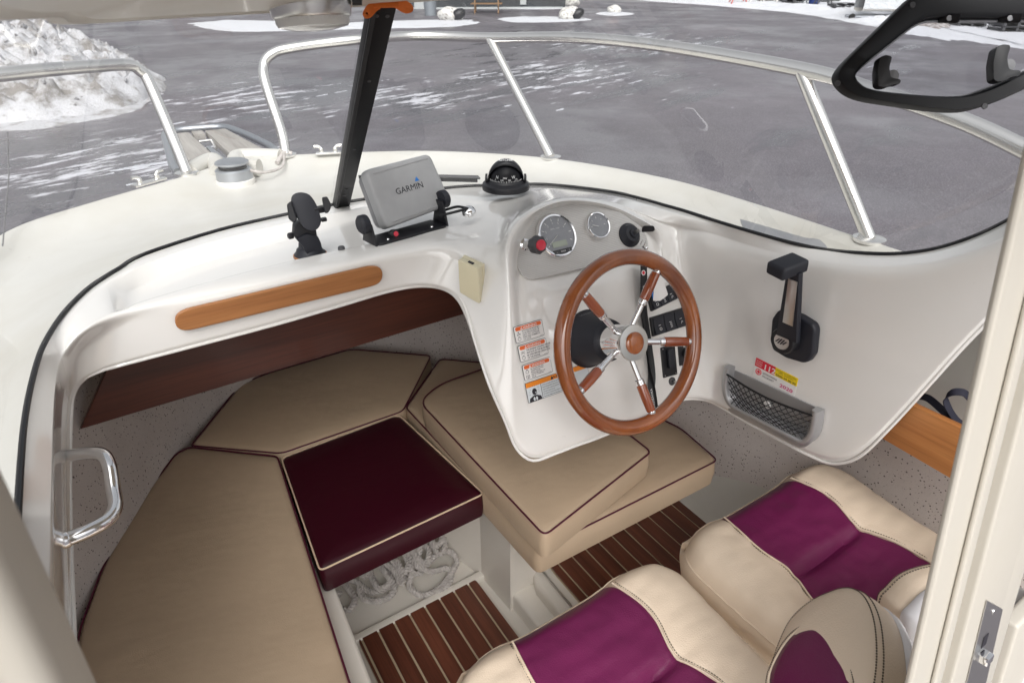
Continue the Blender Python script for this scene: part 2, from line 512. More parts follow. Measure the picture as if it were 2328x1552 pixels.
    def grid(s, rows, mat=None, close_u=False):
        n = len(rows); m = len(rows[0]); vs = [q for r in rows for q in r]; fs = []
        for i in range(n - 1):
            for j in range(m if close_u else m - 1):
                k = (j + 1) % m
                fs.append((i * m + j, i * m + k, (i + 1) * m + k, (i + 1) * m + j))
        return s.add(vs, fs, mat)
def cr(pts, n=8, closed=False):
    """Catmull-Rom through points (Vectors)"""
    pts = [Vector(p) for p in pts]; N = len(pts); out = []
    for i in range(N if closed else N - 1):
        if closed: p0, p1, p2, p3 = pts[i - 1], pts[i], pts[(i + 1) % N], pts[(i + 2) % N]
        else: p0, p1, p2, p3 = pts[max(i - 1, 0)], pts[i], pts[i + 1], pts[min(i + 2, N - 1)]
        for k in range(n):
            t = k / n
            out.append(0.5 * ((2 * p1) + (p2 - p0) * t + (2 * p0 - 5 * p1 + 4 * p2 - p3) * t * t + (3 * p1 - p0 - 3 * p2 + p3) * t ** 3))
    if not closed: out.append(pts[-1].copy())
    return out
def resample(pts, n):
    L = [0.0]
    for a, b in zip(pts, pts[1:]): L.append(L[-1] + (b - a).length)
    out = []; j = 0
    for i in range(n):
        d = L[-1] * i / (n - 1)
        while j < len(L) - 2 and L[j + 1] < d: j += 1
        t = (d - L[j]) / max(1e-9, L[j + 1] - L[j])
        out.append(pts[j].lerp(pts[j + 1], min(1, max(0, t))))
    return out
def round_poly(pts, r, n=5):
    """round the corners of a planar polygon by radius-like distance r (number or list)"""
    pts = [Vector(p) for p in pts]; N = len(pts); out = []
    for i in range(N):
        p, a, b = pts[i], pts[i - 1], pts[(i + 1) % N]
        rr = r[i] if isinstance(r, (list, tuple)) else r
        if rr <= 0: out.append(p); continue
        d1 = min(rr, (a - p).length * 0.49); d2 = min(rr, (b - p).length * 0.49)
        s1 = p + (a - p).normalized() * d1; s2 = p + (b - p).normalized() * d2
        for k in range(n + 1):
            t = k / n
            out.append(s1 * (1 - t) ** 2 + p * 2 * t * (1 - t) + s2 * t * t)
    return out
def subsurf(o, lv=2):
    md = o.modifiers.new('subdivision', 'SUBSURF'); md.levels = lv; md.render_levels = lv
    return o
class Fr:
    """local frame on a surface"""
    def __init__(s, o, u, v, n): s.o, s.u, s.v, s.n = Vector(o), Vector(u), Vector(v), Vector(n)
    def p(s, a, b, c=0.0): return s.o + s.u * a + s.v * b + s.n * c
def fr_px(tl, tr, bl, fn):
    """frame with origin at the top-left corner; u to the right, v up; returns frame, width, height"""
    a, b, c = fn(*tl), fn(*tr), fn(*bl)
    u = (b - a); w = u.length; u.normalize()
    d = (a - c); d -= u * d.dot(u); h = d.length; d.normalize()
    return Fr(a, u, d, u.cross(d)), w, h
def text(name, body, fr, a, b, size, mat, parent, lift=0.0006, align='LEFT', sx=1.0, thick=0.0, width=None):
    cu = bpy.data.curves.new(name, 'FONT')
    cu.body = body; cu.size = size; cu.align_x = align; cu.resolution_u = 2
    cu.offset = thick * size
    tmp = bpy.data.objects.new(name, cu); COL.objects.link(tmp)
    dg = bpy.context.evaluated_depsgraph_get()
    me = bpy.data.meshes.new_from_object(tmp.evaluated_get(dg))
    bpy.data.objects.remove(tmp); bpy.data.curves.remove(cu)
    if width:
        xs = [q.co.x for q in me.vertices]
        if xs and max(xs) > min(xs): sx = width / (max(xs) - min(xs))
    for q in me.vertices:
        w = fr.p(a + q.co.x * sx, b + q.co.y, lift)
        q.co = w
    c = fr.p(a, b, lift)
    for q in me.vertices: q.co -= c
    me.materials.clear(); me.materials.append(MATS[mat])
    me.name = name
    o = bpy.data.objects.new(name, me); o.location = c
    COL.objects.link(o); adopt(o, parent)
    return o
def rrect(fr, a0, b0, a1, b1, r, c=0.0, n=4):
    return round_poly([fr.p(a0, b0, c), fr.p(a1, b0, c), fr.p(a1, b1, c), fr.p(a0, b1, c)], r, n)

# ================================================================ THE BOAT
boat = thing('motor_boat', (0.5, 1.0, -0.3), 'white cabin motorboat seen from its wheelhouse door, cream upholstery and wooden trim', 'boat')
X0 = 0.5
MODE = {'z': PZ, 'y': PY, 'x': PX, 'p': PP, 'q': PQ}
def pt(e): return MODE[e[0]](e[1], e[2], e[3])
def lerp(a, b, t): return a + (b - a) * t

# ---- moulded dashboard, console and starboard side panel: one smooth skin.
# stations run from the port sill, along the dash, round the helm console, to the starboard side panel
# (glass line, mid, ridge, after-ridge, A, B, C, lower edge, lip, return offset, tray depth)
ST = []
def st(gl, mid, rt, re, A, B, C, fb, lip, ret, tray=0.0):
    g, r = pt(gl), pt(rt)
    m = pt(mid) if mid else None
    rows = [g]
    for k, f in enumerate((0.10, 0.17, 0.28, 0.84, 0.89)):
        if m is None: q = g.lerp(r, f)
        else: q = g.lerp(m, f * 2) if f < 0.5 else m.lerp(r, f * 2 - 1)
        if k in (2, 3): q.z -= tray
        rows.append(q)
    a, l = pt(re), pt(fb)
    rows += [r, a]
    for k, e in enumerate((A, B, C)):
        rows.append(pt(e) if e else a.lerp(l, (k + 1) / 4))
    L = pt(lip)
    rows += [l, L, L + Vector(ret)]
    ST.append(rows)
def port(Y, gl, rt, re, fb, lip):
    st(('z', *gl, 1.1), None, ('y', *rt, Y), ('y', *re, Y), None, None, None, ('y', *fb, Y), ('y', *lip, Y + 0.01), (-0.05, 0.03, 0.0))
port(0.55, (30, 1480), (112, 1500), (136, 1590), (160, 1800), (176, 1830))
port(0.75, (46, 1110), (122, 1140), (140, 1230), (158, 1440), (172, 1470))
port(0.92, (60, 945), (124, 980), (139, 1060), (151, 1230), (165, 1260))
port(1.05, (85, 830), (127, 870), (139, 935), (148, 1070), (162, 1085))
port(1.15, (110, 770), (138, 815), (147, 848), (152, 918), (166, 925))
st(('z', 150, 710, 1.1), None, ('z', 170, 764, 1.1), ('y', 178, 792, 1.18), None, None, None, ('y', 166, 868, 1.18), ('y', 180, 871, 1.19), (-0.03, 0.05, 0.01))
def dash(gl, rt, re, fb, lip, Y=1.2, tray=0.03):
    st(('z', *gl, 1.1), None, ('z', *rt, 1.1), ('y', *re, Y), None, None, None, ('y', *fb, Y), ('y', *lip, Y + 0.008), (0, 0.07, 0.012), tray)
dash((200, 660), (232, 728), (237, 750), (225, 838), (229, 845), 1.195, 0.0)
dash((240, 632), (262, 717), (268, 738), (255, 828), (258, 837), 1.2, 0.0)
dash((270, 614), (285, 709), (290, 727), (276, 822), (278, 832), 1.2, 0.03)
dash((330, 580), (315, 700), (318, 716), (302, 814), (302, 826))
dash((500, 525), (464, 658), (467, 676), (450, 775), (450, 788))
dash((650, 490), (640, 612), (643, 632), (630, 728), (630, 740))
dash((770, 465), (790, 579), (792, 598), (780, 684), (780, 697), 1.2, .02)
dash((870, 449), (880, 561), (882, 578), (870, 657), (870, 670), 1.2, .010)
dash((960, 436), (945, 554), (946, 572), (925, 645), (925, 658), 1.195, 0.0)
dash((1030, 428), (1000, 553), (1000, 571), (971, 641), (971, 654), 1.185, 0.0)
# shoulder of the console (the lip turns down its port side)
st(('z', 1070, 425, 1.10), ('z', 1055, 500, 1.11), ('y', 1050, 566, 1.175), ('y', 1046, 588, 1.16), None, None, None, ('y', 1026, 655, 1.155), ('y', 1018, 661, 1.165), (0, .07, .01))
st(('z', 1100, 424, 1.10), ('z', 1085, 495, 1.13), ('y', 1090, 578, 1.135), ('y', 1086, 602, 1.12), None, None, None, ('y', 1060, 684, 1.11), ('y', 1050, 692, 1.12), (.02, .07, .0))
st(('z', 1120, 423, 1.10), ('z', 1105, 490, 1.145), ('y', 1118, 586, 1.10), ('y', 1116, 614, 1.085), ('y', 1111, 650, 1.075), ('y', 1104, 690, 1.065), ('y', 1096, 738, 1.055), ('y', 1087, 776, 1.045), ('y', 1077, 781, 1.055), (.03, .07, 0))
st(('z', 1140, 422, 1.10), ('z', 1120, 480, 1.152), ('y', 1138, 588, 1.075), ('p', 1142, 616, -.012), ('p', 1140, 680, -.012), ('p', 1137, 750, -.014), ('p', 1130, 820, -.018), ('p', 1119, 872, -.022), ('p', 1109, 877, -.032), (.03, .07, 0))
st(('z', 1160, 421, 1.10), ('z', 1135, 470, 1.156), ('p', 1147, 572, 0.0), ('p', 1152, 604, 0.0), ('p', 1158, 690, 0), ('p', 1163, 780, 0), ('p', 1160, 880, -.002), ('p', 1155, 953, -.008), ('p', 1145, 959, -.02), (.03, .06, 0))
st(('z', 1180, 421, 1.10), ('z', 1150, 464, 1.158), ('p', 1152, 545, 0.0), ('p', 1158, 585, 0.001), ('p', 1170, 650, 0), ('p', 1180, 740, 0), ('p', 1186, 870, 0), ('p', 1180, 1012, -.004), ('p', 1170, 1021, -.018), (.02, .06, .01))
# instrument recess
def con(gl, mid, rt, re, A, B, C, fb, lip):
    st(gl, mid, rt, re, A, B, C, ('p', *fb, 0.0), ('p', *lip, -0.012), (0, 0.07, 0.03))
con(('z', 1200, 421, 1.1), ('z', 1168, 458, 1.158), ('p', 1160, 525, .002), ('p', 1166, 550, .001), ('q', 1173, 575, -.004), ('q', 1176, 604, -.004), ('p', 1196, 668, 0), (1214, 1038), (1209, 1050))
con(('z', 1225, 421, 1.1), ('z', 1200, 440, 1.155), ('y', 1190, 484, 1.100), ('y', 1196, 492, 1.092), ('q', 1204, 499, -.006), ('q', 1203, 634, -.006), ('p', 1216, 673, .004), (1262, 1022), (1262, 1034))
con(('z', 1262, 423, 1.1), ('z', 1258, 437, 1.145), ('y', 1254, 452, 1.115), ('y', 1255, 459, 1.100), ('q', 1257, 470, -.006), ('q', 1262, 624, -.006), ('p', 1264, 664, .004), (1310, 1004), (1312, 1015))
con(('z', 1330, 430, 1.1), ('z', 1322, 439, 1.14), ('y', 1315, 446, 1.125), ('y', 1316, 453, 1.108), ('q', 1320, 464, -.006), ('q', 1330, 607, -.006), ('p', 1330, 642, .004), (1360, 985), (1365, 997))
con(('z', 1400, 440, 1.1), ('z', 1395, 450, 1.13), ('y', 1390, 459, 1.122), ('y', 1391, 466, 1.106), ('q', 1395, 479, -.006), ('q', 1402, 590, -.006), ('p', 1405, 622, .004), (1430, 955), (1435, 966))
con(('z', 1450, 452, 1.1), ('z', 1450, 468, 1.12), ('y', 1446, 485, 1.11), ('y', 1446, 493, 1.095), ('q', 1447, 508, -.006), ('q', 1452, 578, -.006), ('p', 1456, 608, .003), (1478, 931), (1484, 942))
con(('z', 1480, 460, 1.1), ('z', 1482, 478, 1.11), ('y', 1480, 499, 1.09), ('p', 1482, 512, .002), ('q', 1476, 535, -.004), ('q', 1478, 560, -.004), ('p', 1490, 598, 0), (1518, 913), (1523, 922))
con(('z', 1510, 469, 1.1), ('z', 1508, 489, 1.105), ('y', 1500, 510, 1.07), ('p', 1502, 530, .001), ('p', 1506, 560, 0), ('p', 1512, 610, 0), ('p', 1522, 680, 0), (1546, 903), (1549, 912))
con(('z', 1550, 480, 1.1), ('z', 1550, 500, 1.10), ('y', 1546, 516, 1.05), ('p', 1546, 540, 0), ('p', 1550, 580, 0), ('p', 1556, 650, 0), ('p', 1563, 760, 0), (1576, 900), (1577, 909))
# starboard side panel under the rising sill
def side(gl, glm, rt, re, A, B, C, fb, lip, x):
    st((glm[0], *gl, glm[1]), None, ('x', *rt, x + .012), ('x', *re, x), ('x', *A, x), ('x', *B, x), ('x', *C, x), ('x', *fb, x), ('x', *lip, x + .012), (0.10, 0.02, -0.0))
side((1606, 498), ('z', 1.1), (1602, 527), (1600, 548), (1602, 600), (1606, 680), (1610, 790), (1612, 905), (1612, 914), 1.175)
side((1650, 512), ('z', 1.1), (1646, 541), (1644, 562), (1645, 620), (1648, 700), (1648, 810), (1645, 922), (1644, 931), 1.195)
side((1720, 533), ('z', 1.1), (1716, 563), (1714, 584), (1712, 650), (1706, 740), (1700, 850), (1694, 950), (1692, 960), 1.20)
side((1800, 555), ('z', 1.1), (1800, 585), (1798, 606), (1792, 690), (1784, 790), (1776, 890), (1768, 990), (1766, 1001), 1.20)
side((1880, 571), ('z', 1.1), (1886, 600), (1885, 622), (1878, 720), (1870, 830), (1858, 935), (1844, 1027), (1840, 1040), 1.20)
side((1970, 579), ('x', 1.26), (1980, 607), (1980, 628), (1975, 725), (1962, 835), (1935, 945), (1900, 1044), (1890, 1058), 1.20)
side((2040, 580), ('x', 1.265), (2055, 606), (2056, 626), (2050, 710), (2030, 810), (1995, 915), (1950, 1028), (1953, 1045), 1.20)
side((2110, 572), ('x', 1.27), (2130, 596), (2132, 614), (2120, 685), (2095, 770), (2060, 865), (2015, 965), (2024, 980), 1.20)
side((2180, 553), ('x', 1.275), (2205, 574), (2207, 590), (2195, 645), (2170, 715), (2140, 790), (2100, 872), (2110, 886), 1.20)
side((2250, 525), ('x', 1.28), (2280, 543), (2282, 558), (2270, 605), (2250, 655), (2225, 710), (2190, 770), (2200, 784), 1.20)
side((2328, 482), ('x', 1.285), (2360, 498), (2362, 510), (2350, 545), (2335, 585), (2315, 630), (2290, 672), (2300, 686), 1.20)
side((2420, 415), ('x', 1.29), (2460, 428), (2462, 438), (2452, 465), (2440, 495), (2425, 530), (2405, 560), (2415, 572), 1.20)
m = MB(); m.grid(ST)
dash_o = m.build('dashboard_moulding', 'gelcoat', boat)
# keep the instrument recess crisp
_me = dash_o.data; _nr = len(ST[0]); _at = _me.attributes.new('crease_edge', 'FLOAT', 'EDGE')
_con = [i for i, r in enumerate(ST) if i >= 23 and i <= 29]
for _e in _me.edges:
    _a, _b = sorted(_e.vertices); _sa, _ra = divmod(_a, _nr); _sb, _rb = divmod(_b, _nr)
    if _sa in _con and _sb in _con and _ra == _rb and _ra in (7, 8, 9, 10): _at.data[_e.index].value = (.55, .75, .75, .45)[_ra - 7]
    if _sa == _sb and _sa in (_con[0], _con[-1]) and _ra in (8,) : _at.data[_e.index].value = .6
    if _ra == _rb and _ra in (2, 3, 4, 5) and 8 <= _sa <= 12: _at.data[_e.index].value = .55
    if _ra == _rb and _ra in (11, 12): _at.data[_e.index].value = .5
subsurf(dash_o, 3)
dash_o['label'] = 'glossy white moulded dashboard with helm console and side panel'
GL = [r[0] for r in ST]
GLs = cr(GL, 4)
# black glazing gasket along the glass line
m = MB(); m.ring_tube([q + Vector((0, 0, .003)) for q in GLs], 0.0042, 8)
m.build('glazing_gasket', 'black_rubber', boat)
# pale bead along the lower lip of the moulding
m = MB(); m.ring_tube(cr([r[12].lerp(r[11], .35) + (r[11] - r[13]).normalized() * .001 for r in ST], 4), 0.0035, 8)
m.build('edge_bead', 'gelcoat', boat)

# ---- foredeck and topsides
GUN = [(-.50, .05), (-.50, .5), (-.47, 1.0), (-.40, 1.5), (-.264, 1.975), (-.064, 2.15), (.233, 2.329), (.349, 2.425), (.455, 2.452), (.562, 2.43), (.797, 2.336),
       (1.083, 2.176), (1.366, 1.862), (1.522, 1.464), (1.549, 1.133), (1.54, .755), (1.53, .3), (1.52, .05)]
NG = 90
gunw = resample(cr([Vector((x, y, 1.05)) for x, y in GUN], 10), NG)
# match the glass line to the gunwale by direction from a point amidships
def match(curve, targets):
    out = []
    cc = Vector((X0, 0.35, 0))
    ang = [math.atan2(q.x - cc.x, q.y - cc.y) for q in curve]
    for t_ in targets:
        a = math.atan2(t_.x - cc.x, t_.y - cc.y)
        best = curve[0] if a < ang[0] else curve[-1]
        for i in range(len(curve) - 1):
            if ang[i] <= a <= ang[i + 1]:
                f = (a - ang[i]) / max(1e-9, ang[i + 1] - ang[i]); best = curve[i].lerp(curve[i + 1], f); break
        out.append(best.copy())
    return out
gin = match(cr(GL, 8), gunw)
rows = [[], [], [], [], [], [], [], [], [], [], []]
for g, w in zip(gin, gunw):
    o = Vector((w.x - X0, (w.y - 0.6) * 0.9, 0)).normalized()
    bow = max(0.0, min(1.0, (w.y - 1.4) / 1.0))
    rows[0].append(g + Vector((0, 0, -.004)))
    rows[1].append(g.lerp(w, .06) + Vector((0, 0, -.012)))
    q = g.lerp(w, .45); q.z = min(g.z, 1.1) - .07; rows[2].append(q)
    q = g.lerp(w, .78); q.z = 1.0; rows[3].append(q)
    rows[4].append(w - o * .055 + Vector((0, 0, -.010)))
    rows[5].append(w - o * .015 + Vector((0, 0, .004)))
    rows[6].append(w + Vector((0, 0, -.004)))
    rows[7].append(w + o * .012 + Vector((0, 0, -.03)))
    rows[8].append(w + o * (.04 - .04 * bow) + Vector((0, 0, -.45)))
    rows[9].append(w + o * (.03 - .10 * bow) + Vector((0, 0, -.95)))
    q = Vector((X0 + (w.x - X0) * .12, w.y * .90, -.80 + .1 * bow)); rows[10].append(q)
m = MB(); m.grid(rows)
deck_o = subsurf(m.build('foredeck_and_hull', 'deck', boat), 2)
deck_o['label'] = 'cream foredeck with raised gunwale and hull sides'
# thin flat grey plate on the starboard side deck, just outside the glass
m = MB()
pl_ = [PZ(1682, 500, 1.085), PZ(1830, 543, 1.085), PZ(1862, 546, 1.085), PZ(1880, 562, 1.085), PZ(1882, 575, 1.085), PZ(1800, 553, 1.085), PZ(1690, 521, 1.085)]
m.prism(round_poly(pl_, [.002, .006, .01, .012, .004, .002, .002], 3), (0, 0, .003), .0008, 1)
m.build('deck_grey_plate', 'silver_paint', boat)

# ---- windshield: raked panes from the glass line to the roof edge, split at the centre post
TOP = [Vector((-.06, .05, 1.62)), Vector((-.045, .45, 1.585)), PY(96, 40, .66), PY(125, 52, .73), PY(180, 53, .80), PY(340, 43, .90), PY(619, 28, .97), PY(868, 10, 1.0), PY(1000, 0, 1.0),
       Vector((.80, .95, 1.59)), Vector((.97, .86, 1.60)), Vector((1.05, .70, 1.61)), Vector((1.07, .45, 1.625)), Vector((1.08, .05, 1.65))]
TOPs = cr(TOP, 8)
NP_ = 96
gl_r = resample(GLs, NP_); tp_r = resample(TOPs, NP_)
# corresponding points: foot of the post (775,468) to its head
foot = PZ(775, 466, 1.1); head = PY(868, 10, 1.0)
iF = min(range(NP_), key=lambda i: (gl_r[i] - foot).length); iH = min(range(NP_), key=lambda i: (tp_r[i] - head).length)
def pane(g, t_, name, mat, n=26):
    g, t_ = resample(g, n), resample(t_, n)
    m = MB(); m.grid([[a.lerp(b, k / 6) for a, b in zip(g, t_)] for k in range(7)])
    return m.build(name, mat, boat)
pane(gl_r[:iF + 1], tp_r[:iH + 1], 'windshield_pane', 'glass')['label'] = 'port windshield pane'
pane(gl_r[iF:], tp_r[iH:], 'windshield_pane', 'glass')['label'] = 'starboard windshield pane'
# dark sealed joint between the port front and side panes
ij = min(range(NP_), key=lambda i: abs(gl_r[i].y - .70) + abs(gl_r[i].x + .17))
jb = PZ(30, 1480, 1.1)
m = MB(); m.ring_tube([PY(17, 300, .80), PY(20, 400, .80), PY(6, 560, .79)], .0006, 6)
m.build('pane_joint', 'grey_plastic', boat)

# ---- black centre post of the windshield
post = thing('windshield_post', foot, 'black aluminium windshield post rising from dashboard to roof', 'post')
ax = (head - foot).normalized()
wv = (PY(795, 470, foot.y) - PY(755, 470, foot.y)).normalized()
wv = (wv - ax * wv.dot(ax)).normalized(); dv = ax.cross(wv).normalized()
L = (head - foot).length
m = MB(); m.box(foot.lerp(head, .5), wv * .0195, dv * .011, ax * (L / 2 + .012), .003, 2)
m.build('bar', 'black_paint', post)
m = MB(); m.box(foot.lerp(head, .5) - wv * .0145 - dv * (-.0125 if dv.y < 0 else .0125), wv * .004, dv * .003, ax * (L / 2), .001, 1)
m.build('sealing_strip', 'black_rubber', post)
sgn = 1 if dv.dot(EYE - foot) > 0 else -1
for f, a in ((.985, -.008), (.985, .008), (.76, .001), (.43, .001), (.16, .001), (.115, -.001)):
    c = foot.lerp(head, f) + wv * a + dv * sgn * .0112
    m = MB(); m.lathe(c, dv * sgn, [(.0034, 0), (.0030, .0012), (.0015, .0014), (.001, .0004), (0, .0004)], 12)
    m.build('screw', 'dark_grey', post)

# ---- roof over the wheelhouse (its front edge and underside show at the top of the picture)
Cc = Vector((.5, -.05, 1.76))
def rr(f, dz): return [Vector((lerp(q.x, Cc.x, f), lerp(q.y, Cc.y, f), q.z + dz)) for q in TOPs]
outw = [Vector((q.x - .5, q.y, 0)).normalized() for q in TOPs]
rows = [[q + Vector((0, 0, .16 )) for q in rr(.97, .0)], [q + Vector((0, 0, .10)) for q in rr(.3, 0)],
        [q + o * .012 + Vector((0, 0, .05)) for q, o in zip(TOPs, outw)], [q + o * .014 + Vector((0, 0, .012)) for q, o in zip(TOPs, outw)],
        [q + o * .004 + Vector((0, 0, -.001)) for q, o in zip(TOPs, outw)], rr(.022, .0), rr(.028, .006), rr(.036, .008), rr(.05, .0045), rr(.5, .09), rr(.97, .14)]
m = MB(); m.grid(rows)
ro = m.build('roof', 'frame_cream', boat, angle=50)

# ---- door jambs of the wheelhouse, close to the camera
E0, E1 = PX(2300, 590, .6), PX(2078, 1552, .6)
jd = (E0 - E1).normalized(); jn = Vector((1, 0, 0)).cross(jd).normalized()
if jn.y > 0: jn = -jn
def PJ(px, py): return PL(px, py, E0, jn)
def jx(px, py=1200): return PJ(px, py)
def jamb(name, pa, pb, d0, d1, mat, py=1200, bev=.004, ext=.6):
    a, b = jx(pa, py), jx(pb, py)
    m = MB()
    c = (a + b) / 2; hw = (b.x - a.x) / 2
    m.box(c + jn * (d0 + d1) / 2, Vector((hw, 0, 0)), jn * (abs(d1 - d0) / 2), jd * ext, bev, 3)
    return m.build(name, mat, boat)
jamb('door_jamb', 2154, 2222, -.008, 0.0, 'frame_cream', bev=.006)
jamb('door_jamb_lip', 2198, 2214, 0.0005, .006, 'frame_cream', bev=.003)
jamb('door_groove', 2223, 2246, -.024, -.016, 'frame_cream', bev=.001)
jamb('door_frame', 2246, 2322, -.03, 0.004, 'frame_cream', bev=.004)
_a = jx(2318)
m = MB(); m.box(_a + Vector((.045, 0, 0)) - jn * .020, Vector((.048, 0, 0)), jn * .014, jd * .6, .006, 3); m.build('door_frame_return', 'frame_cream', boat)
# lower door panel outboard of the frame, below the side window
_b = PJ(2318, 1552)
m = MB(); m.box(_b + Vector((.20, 0, -.06)) - jn * .024, Vector((.20, 0, 0)), jn * .012, jd * .16, .006, 3); m.build('door_panel', 'frame_cream', boat)
# port post of the door, very near and out of focus
m = MB()
pa = [PY(-330, 700, .25), PY(-10, 1010, .25), PY(20, 1085, .25), PY(232, 1552, .25), PY(330, 1760, .25), PY(-330, 1760, .25)]
pdir = (PY(213, 1517, .25) - PY(0, 1042, .25)).normalized()
c0 = PY(0, 1042, .25)
m.box(c0 + Vector((-.061, 0, 0)) - pdir * 0, Vector((.055, 0, 0)), Vector((0, .03, 0)), pdir * .9, .012, 4)
m.build('door_post', 'frame_cream', boat)
m = MB(); m.box(c0 + Vector((-.032, -.032, 0)), Vector((.008, 0, 0)), Vector((0, .004, 0)), pdir * .9, .003, 2)
m.build('door_post_bead', 'frame_cream', boat)

# ---- hull lining (spatter paint), berth fronts, sole
LIN = [(-.42, .0), (-.40, .5), (-.375, .9), (-.335, 1.25), (-.19, 1.52), (-.03, 1.80), (.18, 2.02), (.42, 2.14), (.62, 2.14), (.86, 1.97), (1.06, 1.75), (1.27, 1.45), (1.43, 1.15), (1.50, .88), (1.53, .5), (1.54, .0)]
lin = resample(cr([Vector((x, y, 0)) for x, y in LIN], 8), 64)
rows = [[], [], [], []]
for q in lin:
    o = Vector((q.x - .5, (q.y - .8) * (1 if q.y > .8 else 0), 0)).normalized()
    rows[0].append(Vector((q.x, q.y, .09)))
    rows[1].append(Vector((q.x, q.y, .34)))
    rows[2].append(Vector((q.x, q.y, .70)) + o * .045)
    rows[3].append(Vector((q.x, q.y, .95)) + o * .075)
m = MB(); m.grid(rows)
lo = m.build('hull_lining', 'spatter', boat)
lo['label'] = 'grey spatter painted hull lining with dark flecks'
# shadow-gap shelf over the forward berth: dark mahogany fiddle board across the bow
bd = [PY(183, 976, 1.55), PY(1062, 712, 1.55), PY(1200, 672, 1.55), PY(1200, 560, 1.55), PY(290, 730, 1.55)]
m = MB(); m.prism(bd, (0, .016, 0), .002, 1)
o = m.build('shelf_fiddle_board', 'mahogany', boat); o['label'] = 'dark mahogany board across the bow shelf'
m = MB(); m.box(((bd[0].x + bd[2].x) / 2, 1.72, bd[0].z + .03), (.55, 0, 0), (0, .15, 0), (0, 0, .006), .002, 1)
m.build('bow_shelf', 'liner', boat)

# berth mouldings
m = MB()
m.prism([Vector(q) for q in ((-.46, .0, .285), (.16, .0, .285), (.175, .6, .285), (.205, 1.12, .285), (.215, 1.58, .285), (.0, 1.83, .285), (-.2, 1.56, .285), (-.36, 1.25, .285), (-.42, .6, .285))], (0, 0, -.55), .012, 3, both=True)
m.build('port_berth_base', 'liner', boat)
m = MB()
m.prism([Vector(q) for q in ((.60, 1.60, .285), (.70, 1.24, .285), (.74, 1.20, .285), (1.34, 1.20, .285), (1.30, 1.4, .285), (1.15, 1.7, .285), (.88, 1.95, .285), (.6, 2.12, .285), (.4, 2.12, .285), (.1, 1.98, .285), (-.02, 1.80, .285), (.21, 1.59, .285))], (0, 0, -.55), .012, 3)
m.build('forward_berth_base', 'liner', boat)
# sole: low port well, raised starboard platform, sills
SZ = -.115
m = MB(); m.box((.5, .6, SZ - .02), (1.0, 0, 0), (0, 1.0, 0), (0, 0, .01), .002, 1)
m.build('cabin_sole', 'liner', boat)
def pan(name, pts, z0, z1, mat='liner', bev=.012):
    m = MB(); m.prism([Vector((x, y, z1)) for x, y in pts], (0, 0, z0 - z1), bev, 4)
    return m.build(name, mat, boat)
pan('helm_platform', [(.775, .30), (.775, 1.06), (.84, 1.22), (1.55, 1.22), (1.55, .30)], SZ - .02, -.012, bev=.02)
pan('platform_side_step', [(.735, .30), (.715, 1.10), (.70, 1.20), (.80, 1.20), (.80, .30)], SZ - .02, -.055, bev=.02)
pan('starboard_ledge', [(1.51, .2), (1.50, .95), (1.42, 1.25), (1.65, 1.3), (1.65, .2)], -.05, .13, bev=.015)
pan('well_sill', [(.205, 1.245), (.72, 1.245), (.72, 1.275), (.205, 1.275)], SZ - .02, SZ + .012, bev=.01)
pan('well_side_wall', [(.705, 1.10), (.665, 1.70), (.78, 1.70), (.80, 1.10)], SZ - .05, .27, bev=.02)
pan('well_back_wall', [(.2, 1.62), (.72, 1.62), (.72, 1.66), (.2, 1.66)], SZ - .05, .27, bev=.01)
# starboard shelf: wooden fiddle board with lining shelf behind it
bd = [PX(1985, 985, 1.33), PX(2230, 1128, 1.33), PX(2260, 1008, 1.33), PX(2040, 905, 1.33)]
m = MB(); m.prism(bd, (.018, 0, 0), .003, 2)
o = m.build('shelf_board', 'teak_shelf', boat); o['label'] = 'orange brown teak board along starboard side shelf'
bz = min(q.z for q in bd); by = [q.y for q in bd]
m = MB(); m.prism([bd[0] + Vector((.02, .05, .015)), bd[1] + Vector((.02, -.1, .015)), bd[1] + Vector((.16, -.1, .015)), bd[0] + Vector((.16, .05, .015))], (0, 0, -.01), .002, 1)
m.build('side_shelf', 'spatter', boat)
# teak trim on the dash fascia
m = MB()
tr_ = [PY(396, 730, 1.195), PY(399, 712, 1.195), PY(420, 700, 1.195), PY(840, 602, 1.195), PY(862, 604, 1.195), PY(869, 622, 1.195), PY(862, 640, 1.195), PY(845, 648, 1.195), PY(425, 749, 1.195), PY(403, 745, 1.195)]
m.prism(round_poly(tr_, .012, 4), (0, -.008, 0), .003, 3)
o = m.build('dash_trim', 'teak_trim', boat); o['label'] = 'rounded teak strip on the dashboard fascia'

